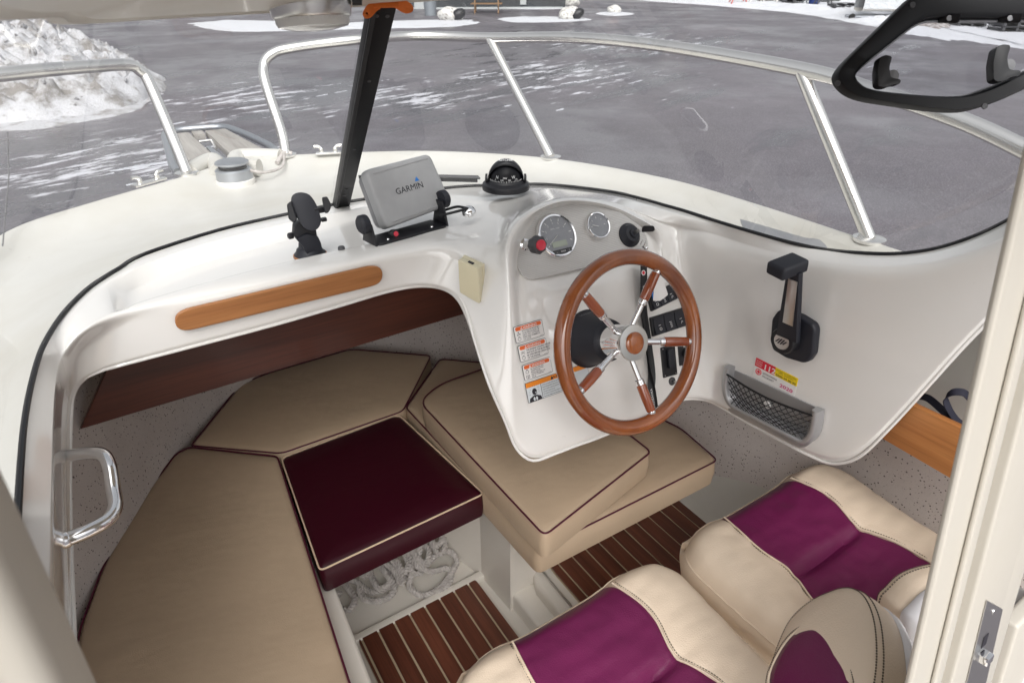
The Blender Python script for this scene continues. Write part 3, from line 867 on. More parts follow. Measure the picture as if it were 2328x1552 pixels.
# ================================================================ CUSHIONS
def cushion(name, label, poly, z, th, mat, pipe, rads=.02, bev=.011, tilt=None, group=None, bulge=.006, crown=True):
    """poly: list of (x, y); z: height of the top"""
    c = sum((Vector((x, y, 0)) for x, y in poly), Vector((0, 0, 0))) / len(poly)
    t_ = thing(name, (c.x, c.y, z - th), label, 'cushion', group)
    def zz(x, y): return z + (tilt(x, y) if tilt else 0.0)
    rp = round_poly([Vector((x, y, 0)) for x, y in poly], rads, 5)
    # densify the outline
    out = []
    for a, b in zip(rp, rp[1:] + rp[:1]):
        n = max(1, int((b - a).length / .05))
        out += [a.lerp(b, k / n) for k in range(n)]
    N = len(out)
    cen = sum(out, Vector((0, 0, 0))) / N
    rings = []
    for k, (f, dz) in enumerate(((1.0, -th + .004), (1.0, -th * .5), (1.0, -bev * .8), (.994, -bev * .25), (.985, 0.0), (.93, .003), (.7, bulge), (.35, bulge * 1.15))):
        ring = []
        for i, q in enumerate(out):
            e = q if f == 1.0 else None
            if k == 1:
                nrm = (out[(i + 1) % N] - out[i - 1]).normalized(); nrm = Vector((nrm.y, -nrm.x, 0))
                if nrm.dot(q - cen) < 0: nrm = -nrm
                e = q + nrm * .004
            elif f < 1.0:
                if f > .98: e = q + (cen - q).normalized() * (1 - f) * .6
                else: e = cen.lerp(q, f)
            ring.append(Vector((e.x, e.y, zz(e.x, e.y) + dz)))
        rings.append(ring)
    m = MB(); m.grid(rings, close_u=True)
    k = len(m.v); m.v.append(Vector((cen.x, cen.y, zz(cen.x, cen.y) + bulge * 1.2)))
    for i in range(N): m.f.append((k - N + i, k - N + (i + 1) % N, k)); m.m.append(0)
    m.f.append(tuple(range(N))[::-1]); m.m.append(0)
    body = m.build('body', mat, t_, angle=60)
    m = MB(); m.ring_tube([Vector((q.x, q.y, zz(q.x, q.y) - .0015)) for q in out], .0024, 7, closed=True)
    m.build('piping', pipe, t_)
    return t_
def xy(px, py, z): q = PZ(px, py, z); return (q.x, q.y)
z = .38
cushion('berth_cushion', 'long beige berth cushion along the port side, left of the burgundy one',
        [xy(430, 1015, z), xy(630, 1036, z), xy(795, 1552, z), (.125, .45), (-.36, .45), (-.352, .95), xy(180, 1430, z), xy(232, 1289, z), xy(290, 1187, z), xy(339, 1110, z), xy(400, 1030, z)], z, .09,
        'vinyl_beige', 'piping_burgundy', [.015, .015, .02, .02, .02, 0.02, .03, .03, .03, .03, .015])
cushion('berth_cushion', 'beige five-sided berth cushion at the bow under the mahogany board',
        [xy(434, 1012, z), xy(640, 1030, z), xy(916, 934, z), xy(980, 808, z), xy(797, 793, z), xy(600, 850, z), xy(545, 875, z)], z + .001, .09,
        'vinyl_beige', 'piping_burgundy', [.015, .02, .02, .02, .03, .05, .02])
z = .372
cushion('infill_cushion', 'dark burgundy square cushion with cream piping between the beige berths',
        [xy(639, 1040, z), xy(727, 1296, z), xy(1100, 1121, z), xy(905, 940, z)], z, .085, 'vinyl_burgundy', 'piping_cream', [.02, .015, .015, .03])
z = .38
cushion('berth_cushion', 'beige starboard berth cushion lying underneath a turned cushion',
        [xy(1000, 815, z), xy(922, 925, z), xy(1224, 1250, z), xy(1632, 1045, z), (1.31, 1.05), (1.22, 1.36), (1.10, 1.62)], z, .092,
        'vinyl_beige', 'piping_burgundy', [.02, .02, .02, .02, .03, .03, .05])
z = .475
cushion('berth_cushion', 'loose beige cushion turned askew on top of the starboard berth cushion',
        [xy(952, 905, z), xy(1238, 1218, z), xy(1481, 1026, z), xy(1330, 905, z), xy(1110, 826, z), xy(1000, 864, z)], z, .088,
        'vinyl_beige', 'piping_burgundy', [.05, .022, .02, .03, .03, .05], tilt=lambda x, y: (y - .95) * -.02)

# ================================================================ FLOOR HATCHES
def hatch(name, label, pts, z, rad, nst, x_edges, rim):
    t_ = thing(name, (sum(p[0] for p in pts) / len(pts), sum(p[1] for p in pts) / len(pts), z), label, 'hatch', 'wooden floor hatches')
    outline = round_poly([Vector((x, y, 0)) for x, y in pts], rad, 8)
    # recessed steel rim and base
    m = MB(); m.prism([Vector((q.x, q.y, z)) for q in outline], (0, 0, -.012), .001, 1)
    m.build('base_board', 'caulk', t_)
    if rim:
        cen = sum(outline, Vector((0, 0, 0))) / len(outline)
        m = MB(); m.ring_tube([Vector((q.x, q.y, z - .006)) + (q - cen).normalized() * .030 for q in outline], .004, 8, closed=True)
        m.build('rim', 'steel_brushed', t_)
    # planks: outline clipped between consecutive stripes
    def clip(poly, x, keep_greater):
        out = []
        for a, b in zip(poly, poly[1:] + poly[:1]):
            ia = (a.x >= x) == keep_greater; ib = (b.x >= x) == keep_greater
            if ia: out.append(a)
            if ia != ib: out.append(a.lerp(b, (x - a.x) / (b.x - a.x)))
        return out
    gap = .0032
    for a, b in zip(x_edges, x_edges[1:]):
        pl = clip(clip(outline, a + gap, True), b - gap, False)
        if len(pl) < 3: continue
        cl = [pl[0]]
        for q in pl[1:]:
            if (q - cl[-1]).length > 1e-4: cl.append(q)
        if (cl[0] - cl[-1]).length < 1e-4: cl.pop()
        if len(cl) < 3: continue
        m = MB(); m.prism([Vector((q.x, q.y, z + .0045)) for q in cl], (0, 0, -.008), .0008, 1)
        m.build('plank', 'floor_wood', t_)
    return t_
zl = SZ + .006
a = [xy(814, 1455, zl), xy(1078, 1314, zl)]
hx0, hx1 = a[0][0], a[1][0]
hy = (a[0][1] + a[1][1]) / 2
st_x = [xy(1089, 1363, zl)[0], xy(1033, 1305 + 58, zl)[0]]
pitch = (hx1 - hx0) / 7.75
hatch('floor_hatch', 'striped wooden floor hatch beside the rope in the low port well', [(hx0, hy), (hx1, hy), (hx1 + .012, .35), (hx0 + .0, .35)], zl, [.018, .018, .01, .01], 8,
      [hx0 - .01, hx0 + .01] + [hx0 + .01 + pitch * k for k in range(1, 8)] + [hx1 + .03], False)
zr = .0
rx0, rx1 = .845, 1.515
hatch('floor_hatch', 'striped wooden floor hatch with rounded ends on the raised helm platform', [(rx0, 1.165), (rx1, 1.165), (rx1, .80), (rx0, .80)], zr, [.11, .11, .06, .06], 12,
      [rx0 - .01, rx0 + .028] + [rx0 + .028 + .0545 * k for k in range(1, 12)] + [rx1 + .02], True)

# ================================================================ MOORING ROPE in the well
rope = thing('mooring_rope', tuple(PZ(900, 1310, SZ)), 'tangled grey three-strand mooring rope in the well under the burgundy cushion', 'rope')
def rp(px, py, h): return PZ(px, py, SZ + h)
paths = [
    [(772, 1345, .012), (760, 1372, .012), (790, 1386, .012), (806, 1360, .014), (785, 1330, .02), (770, 1300, .03), (800, 1290, .035), (830, 1310, .03), (840, 1290, .04), (800, 1262, .05)],
    [(815, 1335, .014), (828, 1360, .012), (868, 1364, .012), (896, 1340, .016), (880, 1300, .03), (850, 1270, .04), (842, 1300, .035), (860, 1335, .03), (886, 1320, .04), (862, 1280, .05), (850, 1255, .06)],
    [(852, 1262, .05), (890, 1290, .05), (915, 1325, .04), (905, 1280, .06), (880, 1255, .06), (900, 1235, .06), (935, 1290, .05), (930, 1330, .02), (960, 1352, .012), (1000, 1335, .012), (1030, 1295, .014), (1038, 1270, .02), (1020, 1252, .03), (990, 1262, .035), (960, 1290, .03), (940, 1270, .05), (920, 1235, .06)],
    [(935, 1275, .04), (955, 1290, .03), (985, 1298, .02), (1012, 1290, .02), (1026, 1300, .014), (1018, 1330, .012), (990, 1345, .013)],
    [(905, 1225, .07), (935, 1250, .07), (965, 1280, .05), (975, 1250, .06), (950, 1222, .07), (965, 1205, .07), (985, 1240, .06), (1000, 1260, .05), (1012, 1235, .05), (1000, 1208, .06), (980, 1215, .07), (990, 1240, .07), (1005, 1225, .06), (995, 1195, .06)],
    [(870, 1250, .07), (895, 1275, .06), (920, 1300, .05), (930, 1265, .06), (905, 1240, .075), (925, 1222, .075), (950, 1260, .06), (955, 1235, .075), (940, 1210, .08)],
    [(755, 1330, .012), (800, 1318, .012), (845, 1345, .012), (890, 1330, .012), (925, 1310, .012), (960, 1300, .012)]]
for pth in paths:
    c = cr([rp(*q) for q in pth], 10)
    Lc = sum((b - a).length for a, b in zip(c, c[1:]))
    n = max(20, int(Lc / .006)); c = resample(c, n)
    m = MB()
    nrm = Vector((0, 0, 1)); fr_ = []
    for i in range(n):
        tg = (c[min(i + 1, n - 1)] - c[max(i - 1, 0)]).normalized()
        nrm = (nrm - tg * nrm.dot(tg)).normalized(); fr_.append((nrm.copy(), tg.cross(nrm)))
    R = .0105
    for s_ in range(3):
        pts = []
        for i in range(n):
            th = 2 * math.pi * (s_ / 3 + i * .006 / .034)
            pts.append(c[i] + (fr_[i][0] * math.cos(th) + fr_[i][1] * math.sin(th)) * R * .57)
        m.ring_tube(pts, R * .50, 7)
    m.build('strand', 'rope', rope)

# ================================================================ HELM SEATS
from mathutils import noise as mnoise
def seat(name, label, xc, back):
    w = .30; yf, yb = .705, .25; zt = .425
    t_ = thing(name, (xc, .48, 0), label, 'seat', 'bucket helm seats')
    # upholstered base: cream bolsters either side of a purple insert, one padded skin
    NX, NY = 71, 61
    def half(y):  # half width, slightly narrower to the rear
        f = (y - yb) / (yf - yb); return lerp(.285, .305, f)
    def ins(y):  # half width of the insert
        f = (y - yb) / (yf - yb)
        return lerp(.155, .128, min(1, max(0, f * 1.0))) + .018 * math.sin(f * math.pi * 1.0) - (.03 * math.exp(-((f - .52) / .13) ** 2))
    def top(u, f, x):
        # u in -1..1 across, f 0 rear .. 1 front
        h = zt
        h += .018 * math.exp(-((abs(u) - .72) / .22) ** 2)       # side bolsters
        h += .011 * math.exp(-((f - .80) / .16) ** 2) * (1 - .4 * abs(u))   # thigh roll
        h -= .024 * math.exp(-((f - .50) / .03) ** 2) * math.exp(-(u / .42) ** 4)   # cross seam
        h -= .016 * math.exp(-((f - .30) / .2) ** 2) * (1 - u * u)
        e = max(abs(u), 0)
        return h
    rows = []
    IA, IB = 15, NX - 16          # columns that run along the two seams
    for j in range(NY):
        f = j / (NY - 1); y = lerp(yb, yf, f)
        hw = half(y)
        if f > .70: hw *= 1 - .25 * ((f - .70) / .30) ** 3.2
        s_ = ins(y)
        r = []
        for i in range(NX):
            if i <= IA: x = lerp(-hw, -s_, i / IA)
            elif i >= IB: x = lerp(s_, hw, (i - IB) / (NX - 1 - IB))
            else: x = lerp(-s_, s_, (i - IA) / (IB - IA))
            u = x / hw
            hgt = top(u, f, x)
            ed = max(0, (abs(u) - .86) / .14); hgt -= .042 * ed ** 2.4
            ed = max(0, (f - .88) / .12); hgt -= .045 * ed ** 2.4
            if i in (IA, IB): hgt -= .0045
            # gathered creases in the bolsters
            cz = mnoise.noise(Vector((x * 16 + xc * 7, y * 34, xc * 3))) * .0035 + mnoise.noise(Vector((x * 40, y * 22 + x * 20, xc))) * .0014
            hgt += cz * (1 - ed)
            r.append(Vector((xc + x, y, hgt)))
        rows.append(r)
    m = MB(); m.slot('leather_cream'); m.slot('leather_purple')
    m.v += [q for r in rows for q in r]
    for j in range(NY - 1):
        for i in range(NX - 1):
            m.f.append((j * NX + i, j * NX + i + 1, (j + 1) * NX + i + 1, (j + 1) * NX + i))
            m.m.append(1 if IA <= i < IB and j < NY - 2 else 0)
    # skirt down to the pan
    border = [(0, i) for i in range(NX)] + [(j, NX - 1) for j in range(1, NY)] + [(NY - 1, i) for i in range(NX - 2, -1, -1)] + [(j, 0) for j in range(NY - 2, 0, -1)]
    ring0 = [j * NX + i for j, i in border]
    prev = ring0
    for dz, inn in ((-.035, -.012), (-.085, -.002), (-.115, .03)):
        new = []
        for q in ring0:
            p = m.v[q]; o_ = Vector((p.x - xc, (p.y - .49) * 1.2, 0)).normalized()
            new.append(len(m.v)); m.v.append(Vector((p.x, p.y, zt - .02)) - o_ * inn + Vector((0, 0, dz)))
        for a in range(len(ring0)):
            b = (a + 1) % len(ring0)
            m.f.append((prev[a], prev[b], new[b], new[a])); m.m.append(0)
        prev = new
    so = m.build('seat_pad', 'leather_cream', t_, angle=70)
    # piping along the front and sides
    e = [m.v[q].copy() for q in ring0]
    i0 = NX - 1
    c = [q + Vector((0, 0, .002)) for q in e[i0 + 4:len(e)]]
    mm = MB(); mm.ring_tube(resample(c, 90), .0026, 6); mm.build('piping', 'leather_cream', t_)
    # stitched seams either side of the insert
    for sgn_ in (-1, 1):
        mm = MB()
        seam = []
        for j in range(2, NY - 3):
            y = rows[j][0].y; x = xc + sgn_ * (ins(y) + .007)
            u = (x - xc) / half(y); seam.append(Vector((x, y, top(u, j / (NY - 1), x) - .001)))
        s2 = resample(seam, 75)
        for q in range(0, 74, 1):
            a, b = s2[q], s2[q].lerp(s2[q + 1], .62); mm.ring_tube([a, b], .0011, 4)
        mm.build('stitching', 'stitch', t_)
        mm = MB(); mm.ring_tube([q - Vector((sgn_ * .006, 0, .001)) for q in seam], .0022, 6)
        mm.build('seam_welt', 'leather_cream', t_)
    # oval padded back in a white shell; px outlines give its face, thickness runs behind it
    n_, p_, face_, ins_, shl_ = back
    def B(q, d=0.0): return PL(q[0], q[1], p_ + n_ * d, n_)
    fo = cr([B(q) for q in face_], 4, True); N_ = len(fo); fc = sum(fo, Vector()) / N_
    rings = []
    for off, f_ in ((-.062, 1.03), (-.058, 1.05), (-.035, 1.055), (-.012, 1.03), (-.003, 1.005), (.0, .985), (.004, .90), (.010, .6), (.012, .3)):
        rings.append([fc + (q - fc) * f_ + n_ * off for q in fo])
    m = MB(); m.grid(rings, close_u=True)
    k = len(m.v); m.v.append(fc + n_ * .012)
    for i in range(N_): m.f.append((k - N_ + i, k - N_ + (i + 1) % N_, k)); m.m.append(0)
    m.build('backrest', 'leather_cream', t_, angle=80)
    if ins_:
        io = cr([B(q, .0) for q in ins_], 4, True); ic = sum(io, Vector()) / len(io)
        rings = [[ic + (q - ic) * f_ + n_ * off for q in io] for f_, off in ((1.0, .0015), (.97, .009), (.8, .0125), (.4, .014))]
        m = MB(); m.grid(rings, close_u=True); k = len(m.v); m.v.append(ic + n_ * .0142)
        for i in range(len(io)): m.f.append((k - len(io) + i, k - len(io) + (i + 1) % len(io), k)); m.m.append(0)
        m.build('backrest_insert', 'leather_purple', t_, angle=80)
        mm = MB(); s2 = resample([ic + (q - ic) * 1.07 + n_ * .0085 for q in io] + [ic + (io[0] - ic) * 1.07 + n_ * .0085], 150)
        for q in range(149): mm.ring_tube([s2[q], s2[q].lerp(s2[q + 1], .6)], .0010, 4)
        mm.build('stitching', 'stitch', t_)
        mm = MB(); mm.ring_tube([ic + (q - ic) * 1.01 + n_ * .006 for q in io], .0035, 6, closed=True); mm.build('backrest_welt', 'leather_cream', t_)
    for f_, off in ((1.0, -.001), (1.035, -.012)):
        mm = MB(); s2 = resample([fc + (q - fc) * f_ + n_ * off for q in fo] + [fc + (fo[0] - fc) * f_ + n_ * off], 170)
        for q in range(169): mm.ring_tube([s2[q], s2[q].lerp(s2[q + 1], .6)], .0012, 4)
        mm.build('stitching', 'stitch', t_)
    rings = [[fc + (q - fc) * f_ + n_ * off for q in fo] for f_, off in ((1.045, -.060), (1.075, -.064), (1.075, -.078), (1.02, -.092), (.7, -.105), (.3, -.110))]
    m = MB(); m.grid(rings, close_u=True); k = len(m.v); m.v.append(fc - n_ * .111)
    for i in range(N_): m.f.append((k - N_ + i, k - N_ + (i + 1) % N_, k)); m.m.append(0)
    m.build('shell', 'white_shell', t_, angle=80)
    # seat pan and pedestal
    m = MB(); m.box((xc, .48, .325), (.25, 0, 0), (0, .19, 0), (0, 0, .02), .015, 2); m.build('seat_pan', 'white_shell', t_)
    m = MB(); m.lathe((xc, .46, SZ), (0, 0, 1), [(.13, 0), (.13, .01), (.05, .03), (.04, .3), (.04, .43)], 24); m.build('pedestal', 'steel_brushed', t_)
    return t_
nA = Vector((-.55, .55, .63)).normalized()
fA = [(1745, 1551), (1764, 1475), (1794, 1410), (1834, 1370), (1879, 1346), (1924, 1334), (1960, 1350), (1984, 1400), (1992, 1475), (1986, 1551), (1965, 1640), (1900, 1700), (1820, 1700), (1755, 1640)]
iA = [(1756, 1551), (1779, 1490), (1814, 1445), (1860, 1426), (1889, 1442), (1917, 1485), (1942, 1551), (1930, 1620), (1860, 1655), (1775, 1620)]
seat('helm_seat', 'cream and purple helm seat nearest the camera, its purple-fronted backrest in view', .575, (nA, PZ(1880, 1450, .72), fA, iA, None))
# the far seat's back is seen from behind: its face points away from the camera
nB = Vector((.30, .80, -.30)).normalized()
fB = [(1992, 1362), (2012, 1332), (2044, 1303), (2089, 1286), (2140, 1280), (2220, 1290), (2280, 1340), (2300, 1430), (2260, 1530), (2160, 1580), (2060, 1550), (2000, 1450)]
pB = PZ(2060, 1330, .74) + nB * .095
seat('helm_seat', 'cream and purple helm seat by the starboard shelf board, white shell back towards the camera', 1.21, (nB, pB, fB, None, None))

# ================================================================ STEERING WHEEL
WT = math.radians(22)
wn_ = Vector((0, -math.cos(WT), math.sin(WT))); wu = Vector((1, 0, 0)); wvv = Vector((0, math.sin(WT), math.cos(WT)))
WC = EYE + ray(1438, 779) * 1.35
WR = .1805
def wp(a, r, h=0.0): return WC + (wu * math.cos(a) + wvv * math.sin(a)) * r + wn_ * h
m = MB(); m.ring_tube([wp(2 * math.pi * k / 96, WR) for k in range(96)], .0172, 18, closed=True, up=wn_)
wh = m.build('steering_wheel', 'rim_wood', boat, angle=80)
wh['label'] = 'five-spoke steering wheel with varnished wooden rim and chrome hub'
hubo = MB(); hubo.lathe(WC, wn_, [(.037, -.085), (.0375, -.03), (.0375, -.004), (.0365, .002), (.030, .003), (.024, .004), (.023, .0045)], 48); hubo.build('hub', 'chrome', wh)
m = MB(); m.lathe(WC + wn_ * .002, wn_, [(.0385, -.004), (.0390, .0), (.0382, .0035), (.024, .0045)], 48); m.build('hub_face', 'steel_brushed', wh)
m = MB(); m.lathe(WC + wn_ * .005, wn_, [(.0238, .0), (.0235, .004), (.020, .0075), (.011, .0092), (0, .0095)], 40); m.build('hub_cap', 'cap_wood', wh)
def ang_of(px, py):
    q = PL(px, py, WC, wn_) - WC; return math.atan2(q.dot(wvv), q.dot(wu))
for (px, py) in ((1495, 612), (1578, 776), (1483, 940), (1326, 882), (1336, 676)):
    a = ang_of(px, py)
    d = (wu * math.cos(a) + wvv * math.sin(a))
    s0 = WC + d * .030 - wn_ * .022; s1 = WC + d * (WR - .010)
    dd = (s1 - s0).normalized(); Ls = (s1 - s0).length
    m = MB(); m.lathe(s0, dd, [(.0068, 0), (.0068, Ls * .40), (.0092, Ls * .41), (.0098, Ls * .44), (.0098, Ls * .485), (.0088, Ls * .49)], 18)
    sp = m.build('spoke', 'chrome', wh)
    # grip: own mesh with its long axis along local z so the grain follows it
    m = MB(); m.lathe((0, 0, 0), (0, 0, 1), [(.0095, -Ls * .225), (.0108, -Ls * .20), (.0112, 0), (.0102, Ls * .19), (.0094, Ls * .225)], 20)
    g = m.build('spoke_grip', 'spoke_wood', None, centre=False)
    g.location = s0 + dd * Ls * .71; g.rotation_euler = dd.to_track_quat('Z', 'Y').to_euler()
    adopt(g, wh)
    m = MB(); m.lathe(s0 + dd * Ls * .925, dd, [(.0095, 0), (.0098, .002), (.0090, Ls * .06), (.006, Ls * .09)], 18); m.build('ferrule', 'chrome', wh)
# black steering bezel on the console
bo = WC - wn_ * ((WC - PAN_O).dot(PAN_N))   # foot of the column on the panel
hh = (WC - bo).length
m = MB(); m.lathe(bo, wn_, [(.064, 0), (.064, .006), (.061, .012), (.059, .030), (.053, .050), (.048, hh - .080), (.046, hh - .074), (.037, hh - .074)], 48); bz = m.build('steering_bezel', 'black_soft', boat)
bz['label'] = 'black cone behind the steering wheel hub'
m = MB(); m.lathe(bo, wn_, [(.068, 0), (.068, .004), (.064, .006)], 48); m.build('flange', 'black_plastic', bz)
fr = Fr(bo + PAN_V * .064 + wn_ * .028, Vector((1, 0, 0)), wn_ * .5 - PAN_V * -.0 , PAN_V)
text('lettering', 'ULTRAFLEX', Fr(bo + PAN_V * .0605 + wn_ * .028, Vector((1, 0, 0)), (PAN_V * -.22 + wn_ * .97) * -1, PAN_V), -.028, 0, .009, 'grey_plastic', bz, lift=.001)

# ================================================================ INSTRUMENT PLATE AND GAUGES
out = [(1171, 575), (1177, 536), (1204, 498), (1255, 469), (1332, 463), (1409, 483), (1458, 517), (1472, 548), (1470, 572), (1440, 583), (1286, 620), (1208, 638), (1189, 633), (1174, 604)]
ip = thing('instrument_plate', tuple(PQ(1320, 560)), 'grey ribbed arched instrument plate above the steering wheel', 'panel')
m = MB(); m.prism(round_poly([PQ(*q) for q in out], .012, 5), PLA_N * .0035, .001, 1); m.build('plate', 'ribbed_plate', ip)
def gauge(name, label, px, py, R, parts):
    o = PQ(px, py, .0035)
    t_ = thing(name, tuple(o), label, 'gauge')
    f = Fr(o, (1, 0, 0), PLA_V, PLA_N)
    m = MB(); m.lathe(o, PLA_N, [(R, 0), (R, .004), (R * .985, .010), (R * .93, .013), (R * .86, .0125), (R * .84, .007)], 48, cap_end=False); m.build('bezel', 'chrome', t_)
    m = MB(); m.lathe(o, PLA_N, [(R * .85, .002), (R * .85, .0085), (0, .0086)], 40); m.build('dial', 'dial_grey', t_)
    return t_, f
t_, f = gauge('tachometer', 'large chrome-ringed tachometer with small display at left of instrument plate', 1262, 538, .0525, 1)
f.u *= 1.2; f.v *= 1.2
for k in range(9):
    a = math.radians(215 - k * 30); R = .031
    m = MB(); c = f.p(R * math.cos(a), R * math.sin(a), .0092); d = f.u * math.cos(a) + f.v * math.sin(a)
    m.box(c, d * .0026, (f.u * -math.sin(a) + f.v * math.cos(a)) * .0007, f.n * .0002); m.build('tick', 'ink_white', t_)
    if k < 7: text('numeral', str(k), f, .0245 * math.cos(a), .0245 * math.sin(a) - .002, .006, 'ink_white', t_, .0094, 'CENTER')
text('lettering', 'RPM x 1000', f, 0, .012, .0042, 'ink_white', t_, .0094, 'CENTER')
m = MB(); a = math.radians(212); d = f.u * math.cos(a) + f.v * math.sin(a); m.ring_tube([f.p(0, 0, .0105), f.p(0, 0, .0105) + d * .026], .0009, 6); m.build('needle', 'ink_white', t_)
m = MB(); m.prism(rrect(f, -.017, -.022, .017, -.011, .001, .0088), f.n * .0006, 0, 1); m.build('display', 'lcd', t_)
m = MB(); m.prism(rrect(f, -.022, -.036, .022, -.0275, .003, .0095), f.n * .003, .001, 1); bt = m.build('button_strip', 'black_plastic', t_)
for x, s_ in ((-.014, '-'), (0, 'MODE'), (.014, '+')):
    m = MB(); m.prism(rrect(f, x - .0062, -.0352, x + .0062, -.0285, .0015, .0126), f.n * .0006, 0, 1); b_ = m.build('button', 'dark_grey', bt)
    text('lettering', s_, f, x, -.0335, .0042, 'ink_white', bt, .0136, 'CENTER')
m = MB(); m.lathe(f.p(0, 0, .0128), PLA_N, [(.0436, 0), (0, .0012)], 40); m.build('lens', 'lens_glass', t_)
t_, f = gauge('fuel_gauge', 'small chrome-ringed round gauge in the middle of the instrument plate', 1355, 515, .0335, 1)
for k in range(5):
    a = math.radians(180 - k * 45); R = .019
    m = MB(); c = f.p(R * math.cos(a), R * math.sin(a), .0092); d = f.u * math.cos(a) + f.v * math.sin(a)
    m.box(c, d * .002, (f.u * -math.sin(a) + f.v * math.cos(a)) * .0006, f.n * .0002); m.build('tick', 'ink_white', t_)
m = MB(); a = math.radians(160); d = f.u * math.cos(a) + f.v * math.sin(a); m.ring_tube([f.p(0, -.003, .0105), f.p(0, -.003, .0105) + d * .018], .0008, 6); m.build('needle', 'ink_white', t_)
m = MB(); m.lathe(f.p(0, 0, .0128), PLA_N, [(.0278, 0), (0, .001)], 40); m.build('lens', 'lens_glass', t_)
# pull knob with red button
o = PQ(1192, 556, .0035); tip = PY(1228, 557, o.y - .060)
kd = (tip - o).normalized()
kn = thing('pull_knob', tuple(o), 'black ribbed pull knob with red button and chrome neck', 'knob')
Lk = (tip - o).length
m = MB(); m.lathe(o, kd, [(.013, 0), (.013, .004), (.009, .006), (.0085, .012), (.0095, .013), (.0095, Lk * .62)], 24); m.build('neck', 'chrome', kn)
m = MB()
seg = 72; prof = [(.010, Lk * .55), (.0165, Lk * .62), (.019, Lk * .72), (.0195, Lk * .92), (.0165, Lk * 1.0), (.011, Lk * 1.03)]
m.lathe(o, kd, prof, seg)
for i, q in enumerate(m.v):
    k = i % seg; r_ = q - o; h = r_.dot(kd); r_ -= kd * h
    m.v[i] = o + kd * h + r_ * (1 + .05 * math.cos(k / seg * 2 * math.pi * 8))
m.build('grip', 'dark_grey', kn)
m = MB(); m.lathe(o + kd * Lk * 1.0, kd, [(.0115, 0), (.0115, .005), (.0105, .0065), (0, .0058)], 28); m.build('button', 'red_button', kn)
# ignition switch with key and lanyard
o = PQ(1430, 535, .0035)
ig = thing('ignition_switch', tuple(o), 'black round ignition switch holding a key at right of the instrument plate', 'switch')
m = MB(); m.lathe(o, PLA_N, [(.030, 0), (.030, .004), (.024, .010), (.020, .016), (.012, .018), (.0115, .022), (0, .022)], 40); m.build('escutcheon', 'black_soft', ig)
f = Fr(o, (1, 0, 0), PLA_V, PLA_N)
text('lettering', 'OFF ON', f, -.002, .022, .0048, 'grey_plastic', ig, .0115, 'CENTER')
kq = [o + PLA_N * .020, o + PLA_N * .042 + Vector((.008, 0, -.002))]
kb = PY(1450, 536, (o + PLA_N * .05).y)
m = MB(); m.box(o + PLA_N * .03, (.001, 0, 0), PLA_V * .004, PLA_N * .012); m.build('key_blade', 'steel_brushed', ig)
kc = o + PLA_N * .052 + Vector((.012, 0, -.004))
m = MB(); m.prism(round_poly([kc + Vector((-.014, .0, .009)), kc + Vector((.018, -.004, .004)), kc + Vector((.020, -.008, -.008)), kc + Vector((-.012, .004, -.007))], .006, 4), Vector((.001, -.003, .004)), .001, 1); m.build('key_bow', 'black_plastic', ig)
kr = PY(1462, 553, kc.y - .002)
m = MB(); m.ring_tube([kr + Vector((math.cos(a_) * .007, -.002 * math.sin(a_), math.sin(a_) * .010)) for a_ in [2 * math.pi * k / 20 for k in range(20)]], .0009, 6, closed=True); m.build('key_ring', 'chrome', ig)
m = MB(); m.ring_tube(cr([kr + Vector((0, 0, -.008)), kr + Vector((.006, -.003, -.014)), kr + Vector((.012, -.004, -.012)), kr + Vector((.008, -.003, -.020)), kr + Vector((.0, -.001, -.018))], 5), .0022, 8); m.build('clasp', 'chrome', ig)
ln = thing('lanyard', tuple(kr), 'black lanyard hanging from the ignition key down behind the steering wheel', 'lanyard')
def ribbon(name, pts, w, mat, parent, tw=None, th=.0012):
    pts = cr(pts, 6); m = MB(); rows = []
    for i, q in enumerate(pts):
        tg = (pts[min(i + 1, len(pts) - 1)] - pts[max(i - 1, 0)]).normalized()
        a = math.radians(tw(i / (len(pts) - 1))) if tw else 0
        sd = Vector((math.cos(a), math.sin(a) * .9, 0)); sd = (sd - tg * sd.dot(tg)).normalized(); nn = sd.cross(tg)
        rows.append([q - sd * w - nn * th / 2, q + sd * w - nn * th / 2, q + sd * w + nn * th / 2, q - sd * w + nn * th / 2])
    m.grid(rows, close_u=True); m.f.append((0, 1, 2, 3)); m.m.append(0); k = len(m.v) - 4; m.f.append((k + 3, k + 2, k + 1, k)); m.m.append(0)
    return m.build(name, mat, parent)
ribbon('strap', [PP(1462, 590, .03), PP(1461, 640, .022), PP(1460, 700, .014), PP(1470, 770, .010), PP(1478, 830, .010), PP(1488, 880, .012), PP(1494, 935, .014)], .0095, 'black_rubber', ln, lambda t: 10 + 60 * t)
ribbon('strap', [PP(1466, 592, .026), PP(1466, 640, .016), PP(1464, 700, .008), PP(1474, 780, .006), PP(1482, 850, .008), PP(1480, 900, .010), PP(1492, 938, .012)], .0095, 'black_rubber', ln, lambda t: 25 - 70 * t)
fl = Fr(PP(1462, 620, .027), (1, 0, 0), PAN_V, PAN_N)
m = MB(); m.lathe(fl.p(0, 0, .001), PAN_N, [(.0068, 0), (.0068, .0006), (0, .0007)], 6); m.build('emblem', 'label_white', ln)
m = MB(); m.lathe(fl.p(0, 0, .0018), PAN_N, [(.0046, 0), (0, .0003)], 6); m.build('emblem', 'red_ink', ln)
fl2 = Fr(PP(1466, 668, .020), PAN_V, Vector((-1, 0, 0)), PAN_N)
text('lettering', 'CLUB', fl2, -.004, -.003, .010, 'ink_white', ln, .0012)
fl3 = Fr(PP(1484, 905, .016), PAN_V, Vector((-1, 0, 0)), PAN_N)
text('lettering', 'KINGSBACKA', fl3, -.03, -.002, .009, 'ink_white', ln, .0012)
